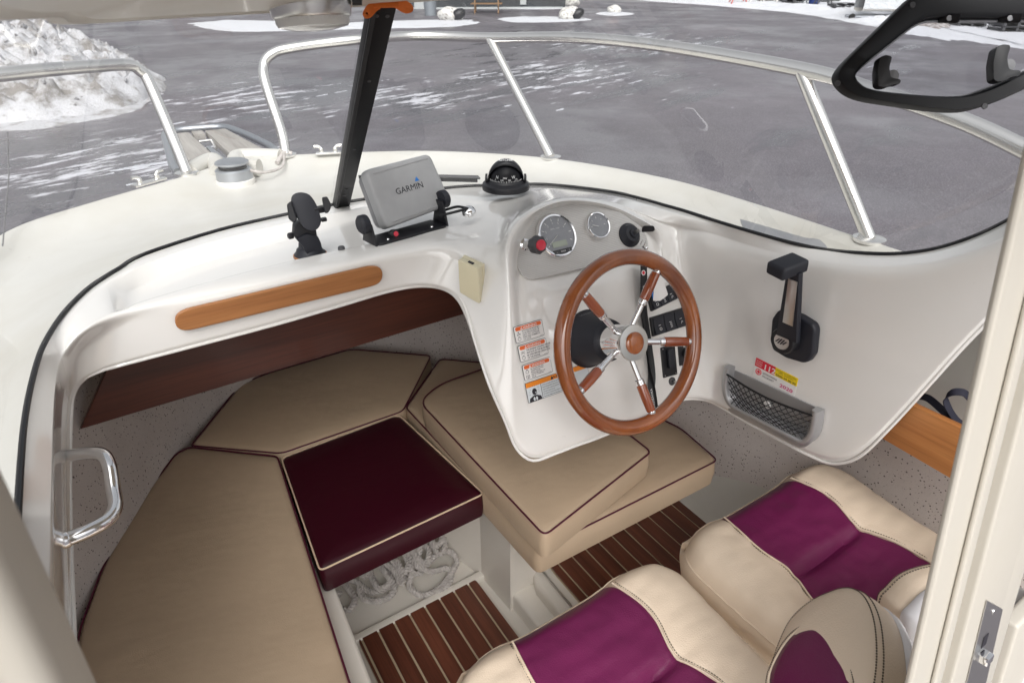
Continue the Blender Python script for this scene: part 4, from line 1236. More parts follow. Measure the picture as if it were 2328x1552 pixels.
# tag on the key ring
m = MB(); m.prism(round_poly([PP(1488, 630, .030), PP(1503, 622, .030), PP(1518, 670, .030), PP(1500, 684, .030), PP(1484, 684, .030)], .003, 3), PAN_N * .002, .0006, 1)
m.build('key_tag', 'label_white', ln)
m = MB(); m.box(PP(1484, 668, .029), (.003, 0, 0), PAN_V * .012, PAN_N * .001, .0005, 1); m.build('key_tag', 'blue_ink', ln)

# ================================================================ SWITCH PANELS
def sw_panel(label, tl, tr, bl, n, icons):
    f, w, h = fr_px(tl, tr, bl, lambda x, y: PP(x, y, .0))
    t_ = thing('switch_panel', tuple(f.p(w / 2, -h / 2)), label, 'switch panel', 'rocker switch panels on the console')
    m = MB(); m.prism(rrect(f, 0, -h, w, 0, .003), f.n * .008, .002, 2); m.build('housing', 'black_plastic', t_)
    pw = (w - .008) / n
    for k in range(n):
        a0 = .004 + pw * k + .0012; a1 = .004 + pw * (k + 1) - .0012
        m = MB()
        b0, b1 = -h + .004, -.004; bm_ = lerp(b0, b1, .5)
        pf = [f.p(a0, b0, .0085), f.p(a0, b0, .0150), f.p(a0, bm_, .0105), f.p(a0, b1, .0112), f.p(a0, b1, .0085)]
        m.prism(pf, f.u * (a1 - a0), .0008, 1)
        sw = m.build('rocker', 'black_soft', t_)
        if icons:
            fi = Fr(f.p((a0 + a1) / 2, lerp(b0, b1, .28), .0136), f.u, (f.v * 1.0 - f.n * .2).normalized(), f.n)
            mm = MB()
            if k % 3 == 0: mm.ring_tube([fi.p(.0035 * math.cos(x), .0035 * math.sin(x), .001) for x in [i * .7 for i in range(9)]], .0005, 5, closed=True)
            elif k % 3 == 1:
                for y in (-.004, 0, .004): mm.ring_tube([fi.p(-.003, y, .001), fi.p(-.001, y + .002, .001), fi.p(.001, y, .001), fi.p(.003, y + .002, .001)], .0005, 5)
            else: mm.ring_tube([fi.p(-.003, -.003, .001), fi.p(0, .003, .001), fi.p(.003, .002, .001), fi.p(.002, -.001, .001)], .0005, 5)
            mm.build('icon', 'ink_white', sw)
            mm = MB(); mm.box(f.p((a0 + a1) / 2, bm_, .0118), f.u * .0035, f.v * .0004, f.n * .0006); mm.build('mark', 'ink_white', sw)
    return t_
sw_panel('upper black rocker switch panel behind the wheel spokes', (1468, 672), (1540, 637), (1470, 712), 4, True)
sw_panel('lower black rocker switch panel with three icons right of the wheel hub', (1474, 722), (1551, 698), (1478, 766), 3, True)
f, w, h = fr_px((1500, 790), (1532, 782), (1513, 857), lambda x, y: PP(x, y))
t_ = thing('breaker_panel', tuple(f.p(w / 2, -h / 2)), 'narrow black breaker panel with one tall toggle cover under the rocker switches', 'switch panel')
m = MB(); m.prism(rrect(f, 0, -h, w, 0, .002), f.n * .004, .001, 1); m.build('plate', 'black_plastic', t_)
m = MB(); m.prism(rrect(f, w * .3, -h * .72, w * .72, -h * .1, .004, .004), f.n * .010, .003, 2); m.build('toggle_cover', 'black_soft', t_)
for a, b in ((.12, -.06), (.12, -.94), (.88, -.94)):
    m = MB(); m.lathe(f.p(w * a, h * b, .004), f.n, [(.0016, 0), (.0014, .0008), (0, .001)], 10); m.build('screw', 'steel_brushed', t_)
f, w, h = fr_px((1540, 786), (1566, 780), (1546, 831), lambda x, y: PP(x, y))
t_ = thing('power_socket', tuple(f.p(w / 2, -h / 2)), 'small black power socket with rubber cap at right of the breaker panel', 'socket')
m = MB(); m.prism(rrect(f, 0, -h, w, 0, .003), f.n * .004, .001, 1); m.build('plate', 'black_plastic', t_)
m = MB(); m.lathe(f.p(w * .5, -h * .42, .004), f.n, [(.0105, 0), (.0105, .006), (.009, .008), (0, .008)], 24); m.build('cap', 'black_rubber', t_)
m = MB(); m.box(f.p(w * .95, -h * .35, .008), f.u * .006, f.v * .005, f.n * .003, .001, 1); m.build('cap_tab', 'black_rubber', t_)
for b in (-.1, -.88):
    m = MB(); m.lathe(f.p(w * .45, h * b, .004), f.n, [(.0022, 0), (.002, .001), (0, .0012)], 12); m.build('screw', 'steel_brushed', t_)
o = PP(1527, 866)
t_ = thing('push_button', tuple(o), 'small round black socket below the breaker panel', 'button')
m = MB(); m.lathe(o, PAN_N, [(.0105, 0), (.0105, .003), (.0085, .005), (.004, .0055), (.004, .0095), (0, .010)], 28); m.build('collar', 'dark_grey', t_)
m = MB(); m.lathe(o + PAN_N * .0095, PAN_N, [(.0022, 0), (.0018, .002), (0, .0022)], 14); m.build('pin', 'steel_brushed', t_)
# white notice behind the wheel, upper right
f, w, h = fr_px((1500, 625), (1536, 613), (1502, 646), lambda x, y: PP(x, y))
t_ = thing('notice_sticker', tuple(f.p(w / 2, -h / 2)), 'small white notice with red lines behind the top wheel spoke', 'sticker')
m = MB(); m.prism(rrect(f, 0, -h, w, 0, .002), f.n * .0005, 0, 1); m.build('sheet', 'label_white', t_)
m = MB(); m.box(f.p(w / 2, -h * .12, .0007), f.u * w * .45, f.v * .001, f.n * .0002); m.build('line', 'red_ink', t_)
text('lettering', '2.5 l/h\n  6.3', f, w * .2, -h * .5, .007, 'ink', t_, .0008)

# ================================================================ WARNING LABELS
def warn(name, label, tl, tr, bl, lines, icons, num):
    f, w, h = fr_px(tl, tr, bl, lambda x, y: PP(x, y, .0012))
    t_ = thing(name, tuple(f.p(w / 2, -h / 2)), label, 'sticker')
    m = MB(); m.prism(rrect(f, 0, -h, w, 0, .004), f.n * .0006, 0, 1); m.build('border', 'ink', t_)
    e = .0009
    m = MB(); m.prism(rrect(f, e, -h + e, w - e, -e, .0034, .0006), f.n * .0003, 0, 1); m.build('sheet', 'label_white', t_)
    m = MB(); m.prism(rrect(f, w * .05, -h * .29, w * .95, -h * .06, .004, .0009), f.n * .0002, 0, 1); m.build('heading_bar', 'orange_ink', t_)
    text('heading', 'WARNING', f, w * .56, -h * .26, h * .215, 'label_white', t_, .0013, 'CENTER', .95, .01)
    m = MB(); m.prism([f.p(w * .22, -h * .27, .0012), f.p(w * .30, -h * .27, .0012), f.p(w * .26, -h * .09, .0012)], f.n * .0001); m.build('triangle', 'label_white', t_)
    m = MB(); m.box(f.p(w * .26, -h * .20, .0014), f.u * .0006, f.v * h * .045, f.n * .0001); m.build('exclamation_mark', 'orange_ink', t_)
    lh = h * .66 / (len(lines) + .2)
    for k, s_ in enumerate(lines):
        text('lettering', s_, f, w * .26, -h * .31 - lh * (k + .85), lh * .95, 'ink', t_, .0011, 'LEFT', .82, .012)
    text('lettering', num, f, w * .85, -h * .96, h * .07, 'ink', t_, .0011)
    for k, ic in enumerate(icons):
        cx_, cy_ = w * .135, -h * (.48 + .31 * k); r = h * .115
        m = MB()
        if ic == 'prop':
            for j in range(3):
                a = math.radians(90 + 120 * j)
                m.prism([f.p(cx_ + r * .1 * math.cos(a + 1), cy_ + r * .1 * math.sin(a + 1), .0011), f.p(cx_ + r * 1.1 * math.cos(a + .5), cy_ + r * 1.1 * math.sin(a + .5), .0011), f.p(cx_ + r * 1.1 * math.cos(a - .25), cy_ + r * 1.1 * math.sin(a - .25), .0011)], f.n * .0002)
        elif ic == 'valve':
            m.ring_tube([f.p(cx_ - r, cy_ + r * .7, .0011), f.p(cx_ + r, cy_ - r * .7, .0011), f.p(cx_ + r, cy_ + r * .7, .0011), f.p(cx_ - r, cy_ - r * .7, .0011)], .0004, 4, closed=True)
            m.ring_tube([f.p(cx_, cy_, .0011), f.p(cx_, cy_ + r, .0011)], .0004, 4)
        elif ic == 'book':
            m.ring_tube([f.p(cx_ - r, cy_ - r * .8, .0011), f.p(cx_ - r, cy_ + r * .8, .0011), f.p(cx_, cy_ + r * .6, .0011), f.p(cx_ + r, cy_ + r * .8, .0011), f.p(cx_ + r, cy_ - r * .8, .0011), f.p(cx_, cy_ - r, .0011)], .0005, 4, closed=True)
            m.ring_tube([f.p(cx_, cy_ - r, .0011), f.p(cx_, cy_ + r * .6, .0011)], .0005, 4)
        else:
            m.ring_tube([f.p(cx_ + r * .9 * math.cos(a), cy_ + r * .9 * math.sin(a), .0011) for a in [i * math.pi / 8 for i in range(16)]], .0004, 4, closed=True)
            m.ring_tube([f.p(cx_ - r * .35, cy_ + r * .8, .0011), f.p(cx_ - r * .5, cy_ + r * 1.2, .0011), f.p(cx_ + r * .5, cy_ + r * 1.2, .0011), f.p(cx_ + r * .35, cy_ + r * .8, .0011)], .0004, 4)
        m.build('icon', 'ink', t_)
warn('warning_sticker', 'topmost orange-headed warning sticker, about propeller and swimmers', (1166, 744), (1231, 725), (1174, 781), ['ROTATING PROPELLER MAY', 'CAUSE SERIOUS INJURY OR', 'DEATH. SHUT OFF ENGINE', 'WHEN NEAR SWIMMERS IN', 'THE WATER.'], ['prop', 'engine'], '861089')
warn('warning_sticker', 'middle orange-headed warning sticker, about the cooling water seacock', (1176, 787), (1240, 767), (1184, 824), ['THE ENGINE COOLING WATER', 'SEACOCK IN THE BILGE MUST', 'BE OPEN BEFORE OPERATION', 'OF THE ENGINE.'], ['valve', 'engine'], '861090')
warn('warning_sticker', 'third orange-headed warning sticker, about engine speed in troll mode', (1186, 831), (1250, 810), (1194, 866), ['MAX ENGINE SPEED WITH', 'TRANSMISSION IN TROLL', 'MODE IS 1200 RPM.', 'EXCESSIVE MAX SPEED CAN', 'LEAD TO TRANSMISSION', 'FAILURE.'], ['engine', 'book'], '861091')
f, w, h = fr_px((1193, 872), (1334, 824), (1202, 917), lambda x, y: PP(x, y, .0022))
t_ = thing('warning_sticker', tuple(f.p(w / 2, -h / 2)), 'wide warning sticker with amber bar and exhaust fume pictogram, partly behind wheel', 'sticker')
m = MB(); m.prism(rrect(f, 0, -h, w, 0, .002), f.n * .0006, 0, 1); m.build('border', 'ink', t_)
m = MB(); m.prism(rrect(f, .0008, -h + .0008, w - .0008, -.0008, .0015, .0006), f.n * .0003, 0, 1); m.build('sheet', 'label_silver', t_)
m = MB(); m.prism(rrect(f, .0008, -h * .25, w - .0008, -.0008, .001, .0009), f.n * .0002, 0, 1); m.build('heading_bar', 'amber_ink', t_)
text('heading', 'WARNING', f, w * .54, -h * .215, h * .20, 'ink', t_, .0013, 'CENTER', 1.0, .015)
m = MB(); m.prism([f.p(w * .385, -h * .22, .0012), f.p(w * .43, -h * .22, .0012), f.p(w * .408, -h * .05, .0012)], f.n * .0001); m.build('triangle', 'ink', t_)
m = MB(); m.box(f.p(w * .225, -h * .62, .0011), f.u * .0005, f.v * h * .37, f.n * .0001); m.build('rule', 'ink', t_)
for k, s_ in enumerate(('Carbon monoxide (CO) can cause brain damage or death.', 'Engine and generator exhaust contains odorless carbon monoxide gas.', 'Signs of carbon monoxide poisoning include nausea, headache, dizziness', 'and lack of consciousness.', 'Get fresh air if anyone shows signs of carbon monoxide poisoning.', "See Owner's Manual for information regarding carbon monoxide.")):
    text('lettering', s_, f, w * .245, -h * (.36 + .115 * k), h * .075, 'ink', t_, .0011, 'LEFT', .88, .012)
# pictogram: head and shoulders breathing fumes
m = MB()
hc = (w * .115, -h * .52)
m.prism([f.p(hc[0] + .0062 * math.cos(a), hc[1] + .0075 * math.sin(a), .0011) for a in [i * math.pi / 8 for i in range(16)]], f.n * .0002)
m.prism([f.p(w * .02, -h * .98, .0011), f.p(w * .03, -h * .80, .0011), f.p(w * .09, -h * .70, .0011), f.p(w * .14, -h * .70, .0011), f.p(w * .20, -h * .80, .0011), f.p(w * .215, -h * .98, .0011)], f.n * .0002)
m.build('pictogram', 'ink', t_)
m = MB()
for sx_ in (-1, 1):
    m.prism([f.p(hc[0] + sx_ * .0032 + .0025 * math.cos(a), -h * .87 + .0045 * math.sin(a), .0014) for a in [i * math.pi / 6 for i in range(12)]], f.n * .0001)
m.prism([f.p(hc[0] + .001, -h * .60, .0014), f.p(hc[0] + .006, -h * .58, .0014), f.p(hc[0] + .002, -h * .54, .0014)], f.n * .0001)
m.build('lungs', 'label_silver', t_)
m = MB()
for k in range(14):
    a = math.radians(k * 26); r = .0105 + .002 * (k % 3)
    m.box(f.p(hc[0] + r * math.cos(a), hc[1] + r * math.sin(a) + .002, .0011), f.u * .0011, f.v * .0003, f.n * .0001)
m.build('fumes', 'ink', t_)

# ================================================================ THROTTLE LEVER
sx = 1.20
tq = thing('throttle_control', tuple(PX(1815, 790, sx)), 'black single-lever throttle control with silver blade on the side panel', 'throttle')
def sp_(px, py, d): return PX(px, py, sx - d)
out = [(1782, 700), (1800, 703), (1830, 712), (1862, 732), (1867, 745), (1862, 800), (1850, 817), (1838, 819), (1800, 808), (1770, 790), (1764, 770), (1768, 720)]
m = MB(); m.prism(round_poly([sp_(*q, .0) for q in out], .006, 4), Vector((-.022, 0, 0)), .006, 3); m.build('base_plate', 'black_soft', tq)
c = sp_(1791, 770, .022)
m = MB(); m.lathe(c, (-1, 0, 0), [(.030, 0), (.030, .016), (.0275, .022), (.020, .0225), (.0198, .0215), (0, .0215)], 40); m.build('pivot', 'black_plastic', tq)
m = MB(); m.lathe(c + Vector((-.0217, 0, 0)), (-1, 0, 0), [(.0190, 0), (.0185, .0012), (0, .0014)], 32); em = m.build('emblem', 'steel_brushed', tq)
fe = Fr(c + Vector((-.0233, 0, 0)), (0, -1, 0), (0, 0, 1), (-1, 0, 0))
m = MB()
for k in range(4):
    a = -.009 + .006 * k
    m.prism(round_poly([fe.p(a - .006, -.008 + .002 * abs(k - 1.5)), fe.p(a - .002, -.008 + .002 * abs(k - 1.5)), fe.p(a + .006, .008 - .002 * abs(k - 1.5)), fe.p(a + .002, .008 - .002 * abs(k - 1.5))], .001, 2), fe.n * .0004)
m.build('emblem_bars', 'ink', em)
lv = [(1780, 742, .040), (1788, 700, .042), (1795, 640, .050), (1800, 608, .056)]
def slab(name, A, B, wA, wB, d, th, mat, parent, bev=.003):
    """lever blade between two points; width in px-independent metres across the panel"""
    dd = (B - A).normalized(); wv_ = dd.cross(Vector((1, 0, 0))).normalized(); nv = dd.cross(wv_)
    if nv.x > 0: nv = -nv
    poly = [A - wv_ * wA, A + wv_ * wA, B + wv_ * wB, B - wv_ * wB]
    m = MB(); m.prism([q + nv * d for q in poly], nv * th, bev, 2); return m.build(name, mat, parent)
A, B = sp_(1797, 765, .030), sp_(1813, 612, .052)
slab('lever', A, B, .026, .015, 0, .016, 'black_soft', tq, .005)
A2, B2 = sp_(1794, 735, .047), sp_(1806, 635, .064)
slab('lever_blade', A2, B2, .0125, .0105, .004, .0015, 'steel_brushed', tq, .0004)
# T-grip
gA = [(1750, 594), (1754, 588), (1815, 580), (1846, 592), (1844, 612), (1838, 618), (1790, 630), (1752, 624)]
top_ = [sp_(*q, .040) for q in gA]
m = MB()
h0 = sp_(1798, 605, .058)
hu = (sp_(1790, 630, .058) - sp_(1843, 616, .058)).normalized()
m.box(h0 + Vector((-.012, .0, .002)), Vector((-.032, .006, -.006)), Vector((.0, .022, .002)), Vector((0, .001, .0135)), .007, 3)
m.build('grip', 'black_soft', tq)

# ================================================================ RESCUE STICKER
def PSX(px, py): return PX(px, py, sx - .0004)
f, w, h = fr_px((1722, 812), (1818, 858), (1717, 843), PSX)
h = .050; w = .118
f = Fr(PSX(1720, 812), (PSX(1816, 860) - PSX(1720, 812)).normalized(), Vector((0, 0, 1)), Vector((-1, 0, 0)))
f.v = (Vector((0, 0, 1)) - f.u * f.u.z).normalized(); f.n = f.u.cross(f.v)
w = (PSX(1816, 860) - PSX(1720, 812)).length
h = abs((PSX(1717, 843) - PSX(1720, 812)).dot(f.v)) * 1.35
t_ = thing('rescue_sticker', tuple(f.p(w / 2, -h / 2)), 'red yellow and white sea rescue sticker above the net pocket', 'sticker')
m = MB(); m.prism(rrect(f, 0, -h, w, 0, .002), f.n * .0006, 0, 1); m.build('sheet', 'label_white', t_)
m = MB(); m.prism(rrect(f, 0, -h * .45, w * .48, 0, .001, .0006), f.n * .0003, 0, 1); m.build('red_field', 'red_ink', t_)
m = MB(); m.prism(rrect(f, w * .48, -h * .45, w, 0, .001, .0006), f.n * .0003, 0, 1); m.build('yellow_field', 'yellow_ink', t_)
text('lettering', '112', f, w * .20, -h * .40, h * .40, 'label_white', t_, .0012, 'LEFT', 1.0, .02, width=w * .26)
for k, s_ in enumerate(('VID NOD PÅ', 'SJÖN RING', 'OMEDELBART')):
    text('lettering', s_, f, w * .02, -h * (.15 + .11 * k), h * .085, 'label_white', t_, .0012, width=w * .15)
text('lettering', 'Vid frågor om medlemskap', f, w * .50, -h * .13, h * .09, 'ink', t_, .0012, width=w * .46)
text('lettering', 'eller assistans', f, w * .56, -h * .22, h * .09, 'ink', t_, .0012, width=w * .34)
text('lettering', '0200-29 00 90', f, w * .51, -h * .41, h * .16, 'ink', t_, .0012, 'LEFT', 1, .015, width=w * .46)
text('lettering', 'SJÖRÄDDNINGS', f, w * .22, -h * .66, h * .12, 'ink', t_, .0012, 'LEFT', 1, .01, width=w * .34)
text('lettering', 'SÄLLSKAPET', f, w * .22, -h * .82, h * .12, 'ink', t_, .0012, 'LEFT', 1, .01, width=w * .28)
text('lettering', '2020', f, w * .64, -h * .88, h * .26, 'magenta_ink', t_, .0012, 'LEFT', 1, .015, width=w * .30)
cx_, cy_ = w * .115, -h * .68
m = MB(); m.ring_tube([f.p(cx_ + h * .15 * math.cos(a), cy_ + h * .15 * math.sin(a), .0009) for a in [i * math.pi / 10 for i in range(20)]], .0011, 5, closed=True)
m.box(f.p(cx_, cy_, .0009), f.u * h * .09, f.v * h * .028, f.n * .0003); m.box(f.p(cx_, cy_, .00095), f.u * h * .028, f.v * h * .09, f.n * .0003)
m.build('emblem', 'red_ink', t_)

# ================================================================ NET POCKET
nt = thing('net_pocket', tuple(PX(1750, 920, sx)), 'grey framed storage pocket with black elastic net on the side panel', 'pocket')
TLp, TRp = (1648, 832), (1858, 930)
def NPp(px, py, d): return PX(px, py, sx - d)
# back plate
bk = [(1642, 826), (1862, 926), (1852, 1000), (1832, 1016), (1815, 1016), (1660, 935), (1640, 900)]
m = MB(); m.prism(round_poly([NPp(*q, .0) for q in bk], .012, 4), Vector((-.004, 0, 0)), .001, 1); m.build('back_plate', 'silver_paint', nt)
# raised U frame
u = cr([NPp(1650, 836, .028), NPp(1645, 885, .030), NPp(1660, 922, .031), NPp(1720, 955, .033), NPp(1790, 992, .033), NPp(1822, 1005, .031), NPp(1842, 985, .030), NPp(1851, 935, .028)], 8)
m = MB(); rows = []
for i, q in enumerate(u):
    tg = (u[min(i + 1, len(u) - 1)] - u[max(i - 1, 0)]).normalized(); sd = tg.cross(Vector((1, 0, 0))).normalized()
    d_ = Vector((-1, 0, 0)); base_ = Vector((sx - .003, q.y, q.z))
    rows.append([base_ - sd * .009, q - sd * .008 - d_ * .004, q - sd * .004, q + sd * .004, q + sd * .008 - d_ * .004, base_ + sd * .009])
m.grid(rows, close_u=True); m.f.append(tuple(range(6))); m.m.append(0); k = len(m.v); m.f.append(tuple(range(k - 1, k - 7, -1))); m.m.append(0)
m.build('frame', 'silver_paint', nt, angle=50)
# net: two families of cords sagging between the arms
a0, a1 = NPp(1652, 850, .026), NPp(1849, 945, .026)
b0, b1 = NPp(1662, 918, .030), NPp(1826, 1000, .030)
def net(s_, t_):
    topc = a0.lerp(a1, s_) + Vector((-.008 * math.sin(math.pi * s_), 0, -.006 * math.sin(math.pi * s_)))
    bot = b0.lerp(b1, s_)
    return topc.lerp(bot, t_) + Vector((-.012 * math.sin(math.pi * t_) * math.sin(math.pi * s_), 0, 0))
m = MB(); m.ring_tube([net(k / 24, 0) for k in range(25)], .0028, 6); m.build('elastic_edge', 'black_rubber', nt)
for k in range(-6, 15):
    for sl in (1, -1):
        pts = []
        for j in range(13):
            t_ = j / 12; s_ = k / 14 + (t_ * .34 if sl > 0 else .34 - t_ * .34) + .0
            if 0 <= s_ <= 1: pts.append(net(s_, t_))
        if len(pts) > 3:
            m = MB(); m.ring_tube(pts, .0010, 5); m.build('net_cord', 'black_rubber', nt)
for k in range(1, 4):
    m = MB(); m.ring_tube([net(j / 24, k / 4) for j in range(25)], .0010, 5); m.build('net_cord', 'black_rubber', nt)
q = NPp(1744, 920, .006); m = MB(); m.lathe(q, (-1, 0, 0), [(.010, 0), (.009, .002), (0, .0025)], 20); m.build('screw_cap', 'label_white', nt)

# ================================================================ THINGS ON THE DASH
# chartplotter under its cover, on a bracket
b0, b1 = PZ(845, 556, 1.096), PZ(1000, 512, 1.096)
du = (b1 - b0).normalized(); dn = Vector((du.y, -du.x, 0))
if dn.y > 0: dn = -dn
cp = thing('chartplotter', tuple((b0 + b1) / 2), 'grey covered chartplotter tilted on a black bracket on the dashboard', 'chartplotter')
tl_ = math.radians(24)
cn = dn * math.cos(tl_) + Vector((0, 0, 1)) * math.sin(tl_)
p0 = (b0 + b1) / 2 + dn * .0 + Vector((0, 0, .036))
def CPp(px, py): return PL(px, py, p0, cn)
face = [(829, 386), (978, 348), (1029, 464), (879, 521)]
fp = [CPp(*q) for q in face]
cf = sum(fp, Vector()) / 4
m = MB(); m.prism(round_poly(fp, .016, 5), cn * -.034, .009, 4); m.build('cover', 'grey_cover', cp)
m = MB(); m.prism(round_poly([cf + (q - cf) * .94 - cn * .034 for q in fp], .02, 4), cn * -.028, .010, 3); m.build('body', 'grey_plastic', cp)
fu = (fp[1] - fp[0] + fp[2] - fp[3]).normalized(); fv = cn.cross(fu).normalized()
if fv.z < 0: fv = -fv
ff = Fr(cf, fu, fv, cn)
cw = (fp[1] - fp[0]).length; ch = (fp[0] - fp[3]).length
for y_ in (.40, -.42):
    m = MB(); m.ring_tube([ff.p(-cw * .42, ch * y_, .0003), ff.p(cw * .42, ch * y_, .0003)], .0010, 6); m.build('cover_rib', 'grey_cover', cp)
g0 = CPp(901, 443); g1 = CPp(962, 426); gx = (g1 - g0).normalized(); gl_w = (g1 - g0).length
fg = Fr(g0, gx, cn.cross(gx), cn)
text('lettering', 'GARMIN', fg, 0, 0, .0195, 'ink', cp, .0008, 'LEFT', 1, 0, width=gl_w)
q = gl_w * .86
m = MB(); m.prism([fg.p(q - .006, .0175, .0008), fg.p(q + .006, .0175, .0008), fg.p(q + .001, .0275, .0008)], cn * .0002); m.build('logo_triangle', 'blue_ink', cp)
m = MB(); m.prism(round_poly([b0 + dn * .030, b1 + dn * .030, b1 - dn * .030, b0 - dn * .030], .012, 4), Vector((0, 0, .008)), .002, 2); m.build('bracket_foot', 'black_plastic', cp)
for e_, s_ in ((b0, -1), (b1, 1)):
    bt_ = e_ + Vector((0, 0, .004)); tp = cf - cn * .05 + fu * s_ * (cw / 2 + .006) - fv * .02
    m = MB(); m.prism([bt_ + dn * .028, bt_ - dn * .028, Vector((e_.x, e_.y, tp.z)) - dn * .013, Vector((e_.x, e_.y, tp.z)) + dn * .013], du * s_ * .006, .002, 2)
    m.build('bracket_arm', 'black_plastic', cp)
    kc = Vector((e_.x, e_.y, tp.z)) + du * s_ * .006
    m = MB(); m.lathe(kc, du * s_, [(.020, 0), (.021, .004), (.021, .014), (.017, .018), (0, .018)], 24); m.build('clamp_knob', 'black_soft', cp)
for f_ in (.18, .82):
    m = MB(); m.lathe(b0.lerp(b1, f_) + dn * .014 + Vector((0, 0, .008)), (0, 0, 1), [(.0042, 0), (.0036, .002), (0, .0026)], 14); m.build('bracket_screw', 'chrome', cp)
m = MB(); m.lathe(b0.lerp(b1, .30) + Vector((0, 0, .010)), (dn + Vector((0, 0, .3))).normalized(), [(.011, 0), (.011, .012), (.009, .014), (0, .014)], 20); m.build('latch', 'black_rubber', cp)
m = MB(); m.lathe(b0.lerp(b1, .30) + Vector((0, 0, .0145)) + dn * .0135, (dn + Vector((0, 0, .3))).normalized(), [(.006, 0), (.0056, .0012), (0, .0014)], 20); m.build('latch_button', 'red_button', cp)
# cables to a chrome gland on the console shoulder
gp = PZ(1066, 483, 1.128)
cb = thing('cable_gland', tuple(gp), 'small chrome cable gland with two black cables behind the chartplotter', 'cable')
m = MB(); m.lathe(gp, Vector((-.25, -.35, .9)).normalized(), [(.017, 0), (.017, .004), (.013, .010), (.006, .014), (0, .014)], 20); m.build('gland', 'chrome', cb)
for k, (e_, mid) in enumerate((((1010, 478), (1040, 470)), ((1002, 490), (1030, 483)))):
    m = MB(); m.ring_tube(cr([PZ(*e_, 1.125), PZ(*mid, 1.135), gp + Vector((-.006, -.006, .012))], 8), .0032, 8); m.build('cable', 'black_rubber', cb)
# compass
co = PZ(1150, 421, 1.152)
cs = thing('compass', tuple(co), 'black dome compass on top of the helm console', 'compass')
m = MB(); m.lathe(co, (0, 0, 1), [(.047, -.006), (.0475, 0), (.046, .004), (.040, .007), (.036, .008), (.033, .012), (.030, .012)], 48); m.build('base_ring', 'black_plastic', cs)
cd = Vector((EYE.x - co.x, EYE.y - co.y, 0)).normalized()
m = MB()
for j in range(13):
    t_ = j / 12
rows = []
for i in range(33):
    a = math.pi * (i / 32) ; rows.append([])
    for j in range(9):
        b_ = math.radians(lerp(-5, 120, j / 8))   # hood from back over the top
        side_ = cd.cross(Vector((0, 0, 1)))
        q = co + Vector((0, 0, .010)) + side_ * (math.cos(a) * .0355) + (cd * -math.cos(b_) + Vector((0, 0, 1)) * math.sin(b_)) * (math.sin(a) * .036 * (1.05 if j < 8 else 1.0)) 
        rows[-1].append(q)
m.grid(rows); ho = m.build('hood', 'black_plastic', cs, angle=60)
sm_ = ho.modifiers.new('thickness', 'SOLIDIFY'); sm_.thickness = .003
m = MB(); m.lathe(co + Vector((0, 0, .008)), (0, 0, 1), [(.0315 * math.cos(a), .0335 * math.sin(a)) for a in [math.pi / 2 * k / 12 for k in range(13)]], 40); m.build('dome', 'black_paint', cs, angle=80)
for k in range(60):
    a = 2 * math.pi * k / 60; rd = Vector((math.cos(a), math.sin(a), 0))
    if rd.dot(cd) < .2: continue
    m = MB(); m.box(co + Vector((0, 0, .0125)) + rd * .0315, rd * .0002, rd.cross(Vector((0, 0, 1))) * .00035, Vector((0, 0, 1)) * (.0014 if k % 5 else .0022)); m.build('tick', 'ink_white', cs)
side_ = Vector((0, 0, 1)).cross(-cd).normalized() * -1
for da, s_, sz in ((-34, 'N', .0075), (-3, 'NW', .0045), (30, 'W', .0075), (-14, '330', .0042), (13, '300', .0042), (-40, '0', .0042), (40, '270', .0042)):
    a = math.radians(da); rd = cd * math.cos(a) + cd.cross(Vector((0, 0, -1))) * math.sin(a)
    ux = Vector((0, 0, 1)).cross(rd)
    low = len(s_) == 3 or s_ == '0'
    fr2 = Fr(co + Vector((0, 0, .0150 if low else .0185)) + rd * (.0313 if low else .0302), ux, (Vector((0, 0, 1)) - rd * .35).normalized(), rd)
    text('lettering', s_, fr2, 0, 0, sz, 'ink_white', cs, .0004, 'CENTER')
fr2 = Fr(co + Vector((0, 0, .0415)) - cd * .0 + Vector((0, 0, .002)), cd.cross(Vector((0, 0, -1))), (-cd + Vector((0, 0, .4))).normalized(), Vector((0, 0, 1)))
fr2 = Fr(co + cd * .012 + Vector((0, 0, .0455)), Vector((0, 0, 1)).cross(cd), (Vector((0, 0, .55)) - cd * .83).normalized(), (cd * .55 + Vector((0, 0, .83))).normalized())
text('lettering', 'RITCHIE', fr2, 0, 0, .0075, 'ink_white', cs, .0015, 'CENTER')
for s_ in (-1, 1):
    m = MB(); q = co + Vector((0, 0, .012)) + cd.cross(Vector((0, 0, 1))) * s_ * .036; m.lathe(q, cd.cross(Vector((0, 0, 1))) * s_, [(.009, 0), (.009, .004), (.004, .005), (0, .005)], 18); m.build('pivot_screw', 'black_plastic', cs)
for _o in [cs]:
    _o.scale = (1.28, 1.28, 1.38)
# phone holder on a suction foot
po = PZ(705, 578, 1.078)
ph = thing('phone_holder', tuple(po), 'black suction-foot phone holder with oval plate at left of the chartplotter', 'phone holder')
m = MB(); m.lathe(po, (0, 0, 1), [(.034, 0), (.034, .003), (.029, .008), (.027, .014), (.022, .018), (.020, .030), (0, .030)], 32); m.build('suction_foot', 'black_soft', ph)
m = MB(); m.lathe(po, (0, 0, 1), [(.036, -.003), (.036, .001), (.034, .002)], 32); m.build('adhesive_ring', 'teak_trim', ph)
py_ = po.y
arm = [(690, 552, py_ + .004), (720, 548, py_ - .004), (718, 535, py_ - .002), (710, 522, py_), (690, 520, py_), (672, 530, py_ + .004)]
m = MB(); m.prism(round_poly([PY(667, 537, py_), PY(684, 556, py_), PY(690, 570, py_), PY(726, 564, py_), PY(722, 545, py_), PY(714, 528, py_), PY(688, 524, py_)], .004, 3), Vector((0, -.026, 0)), .003, 2); m.build('lower_arm', 'black_soft', ph)
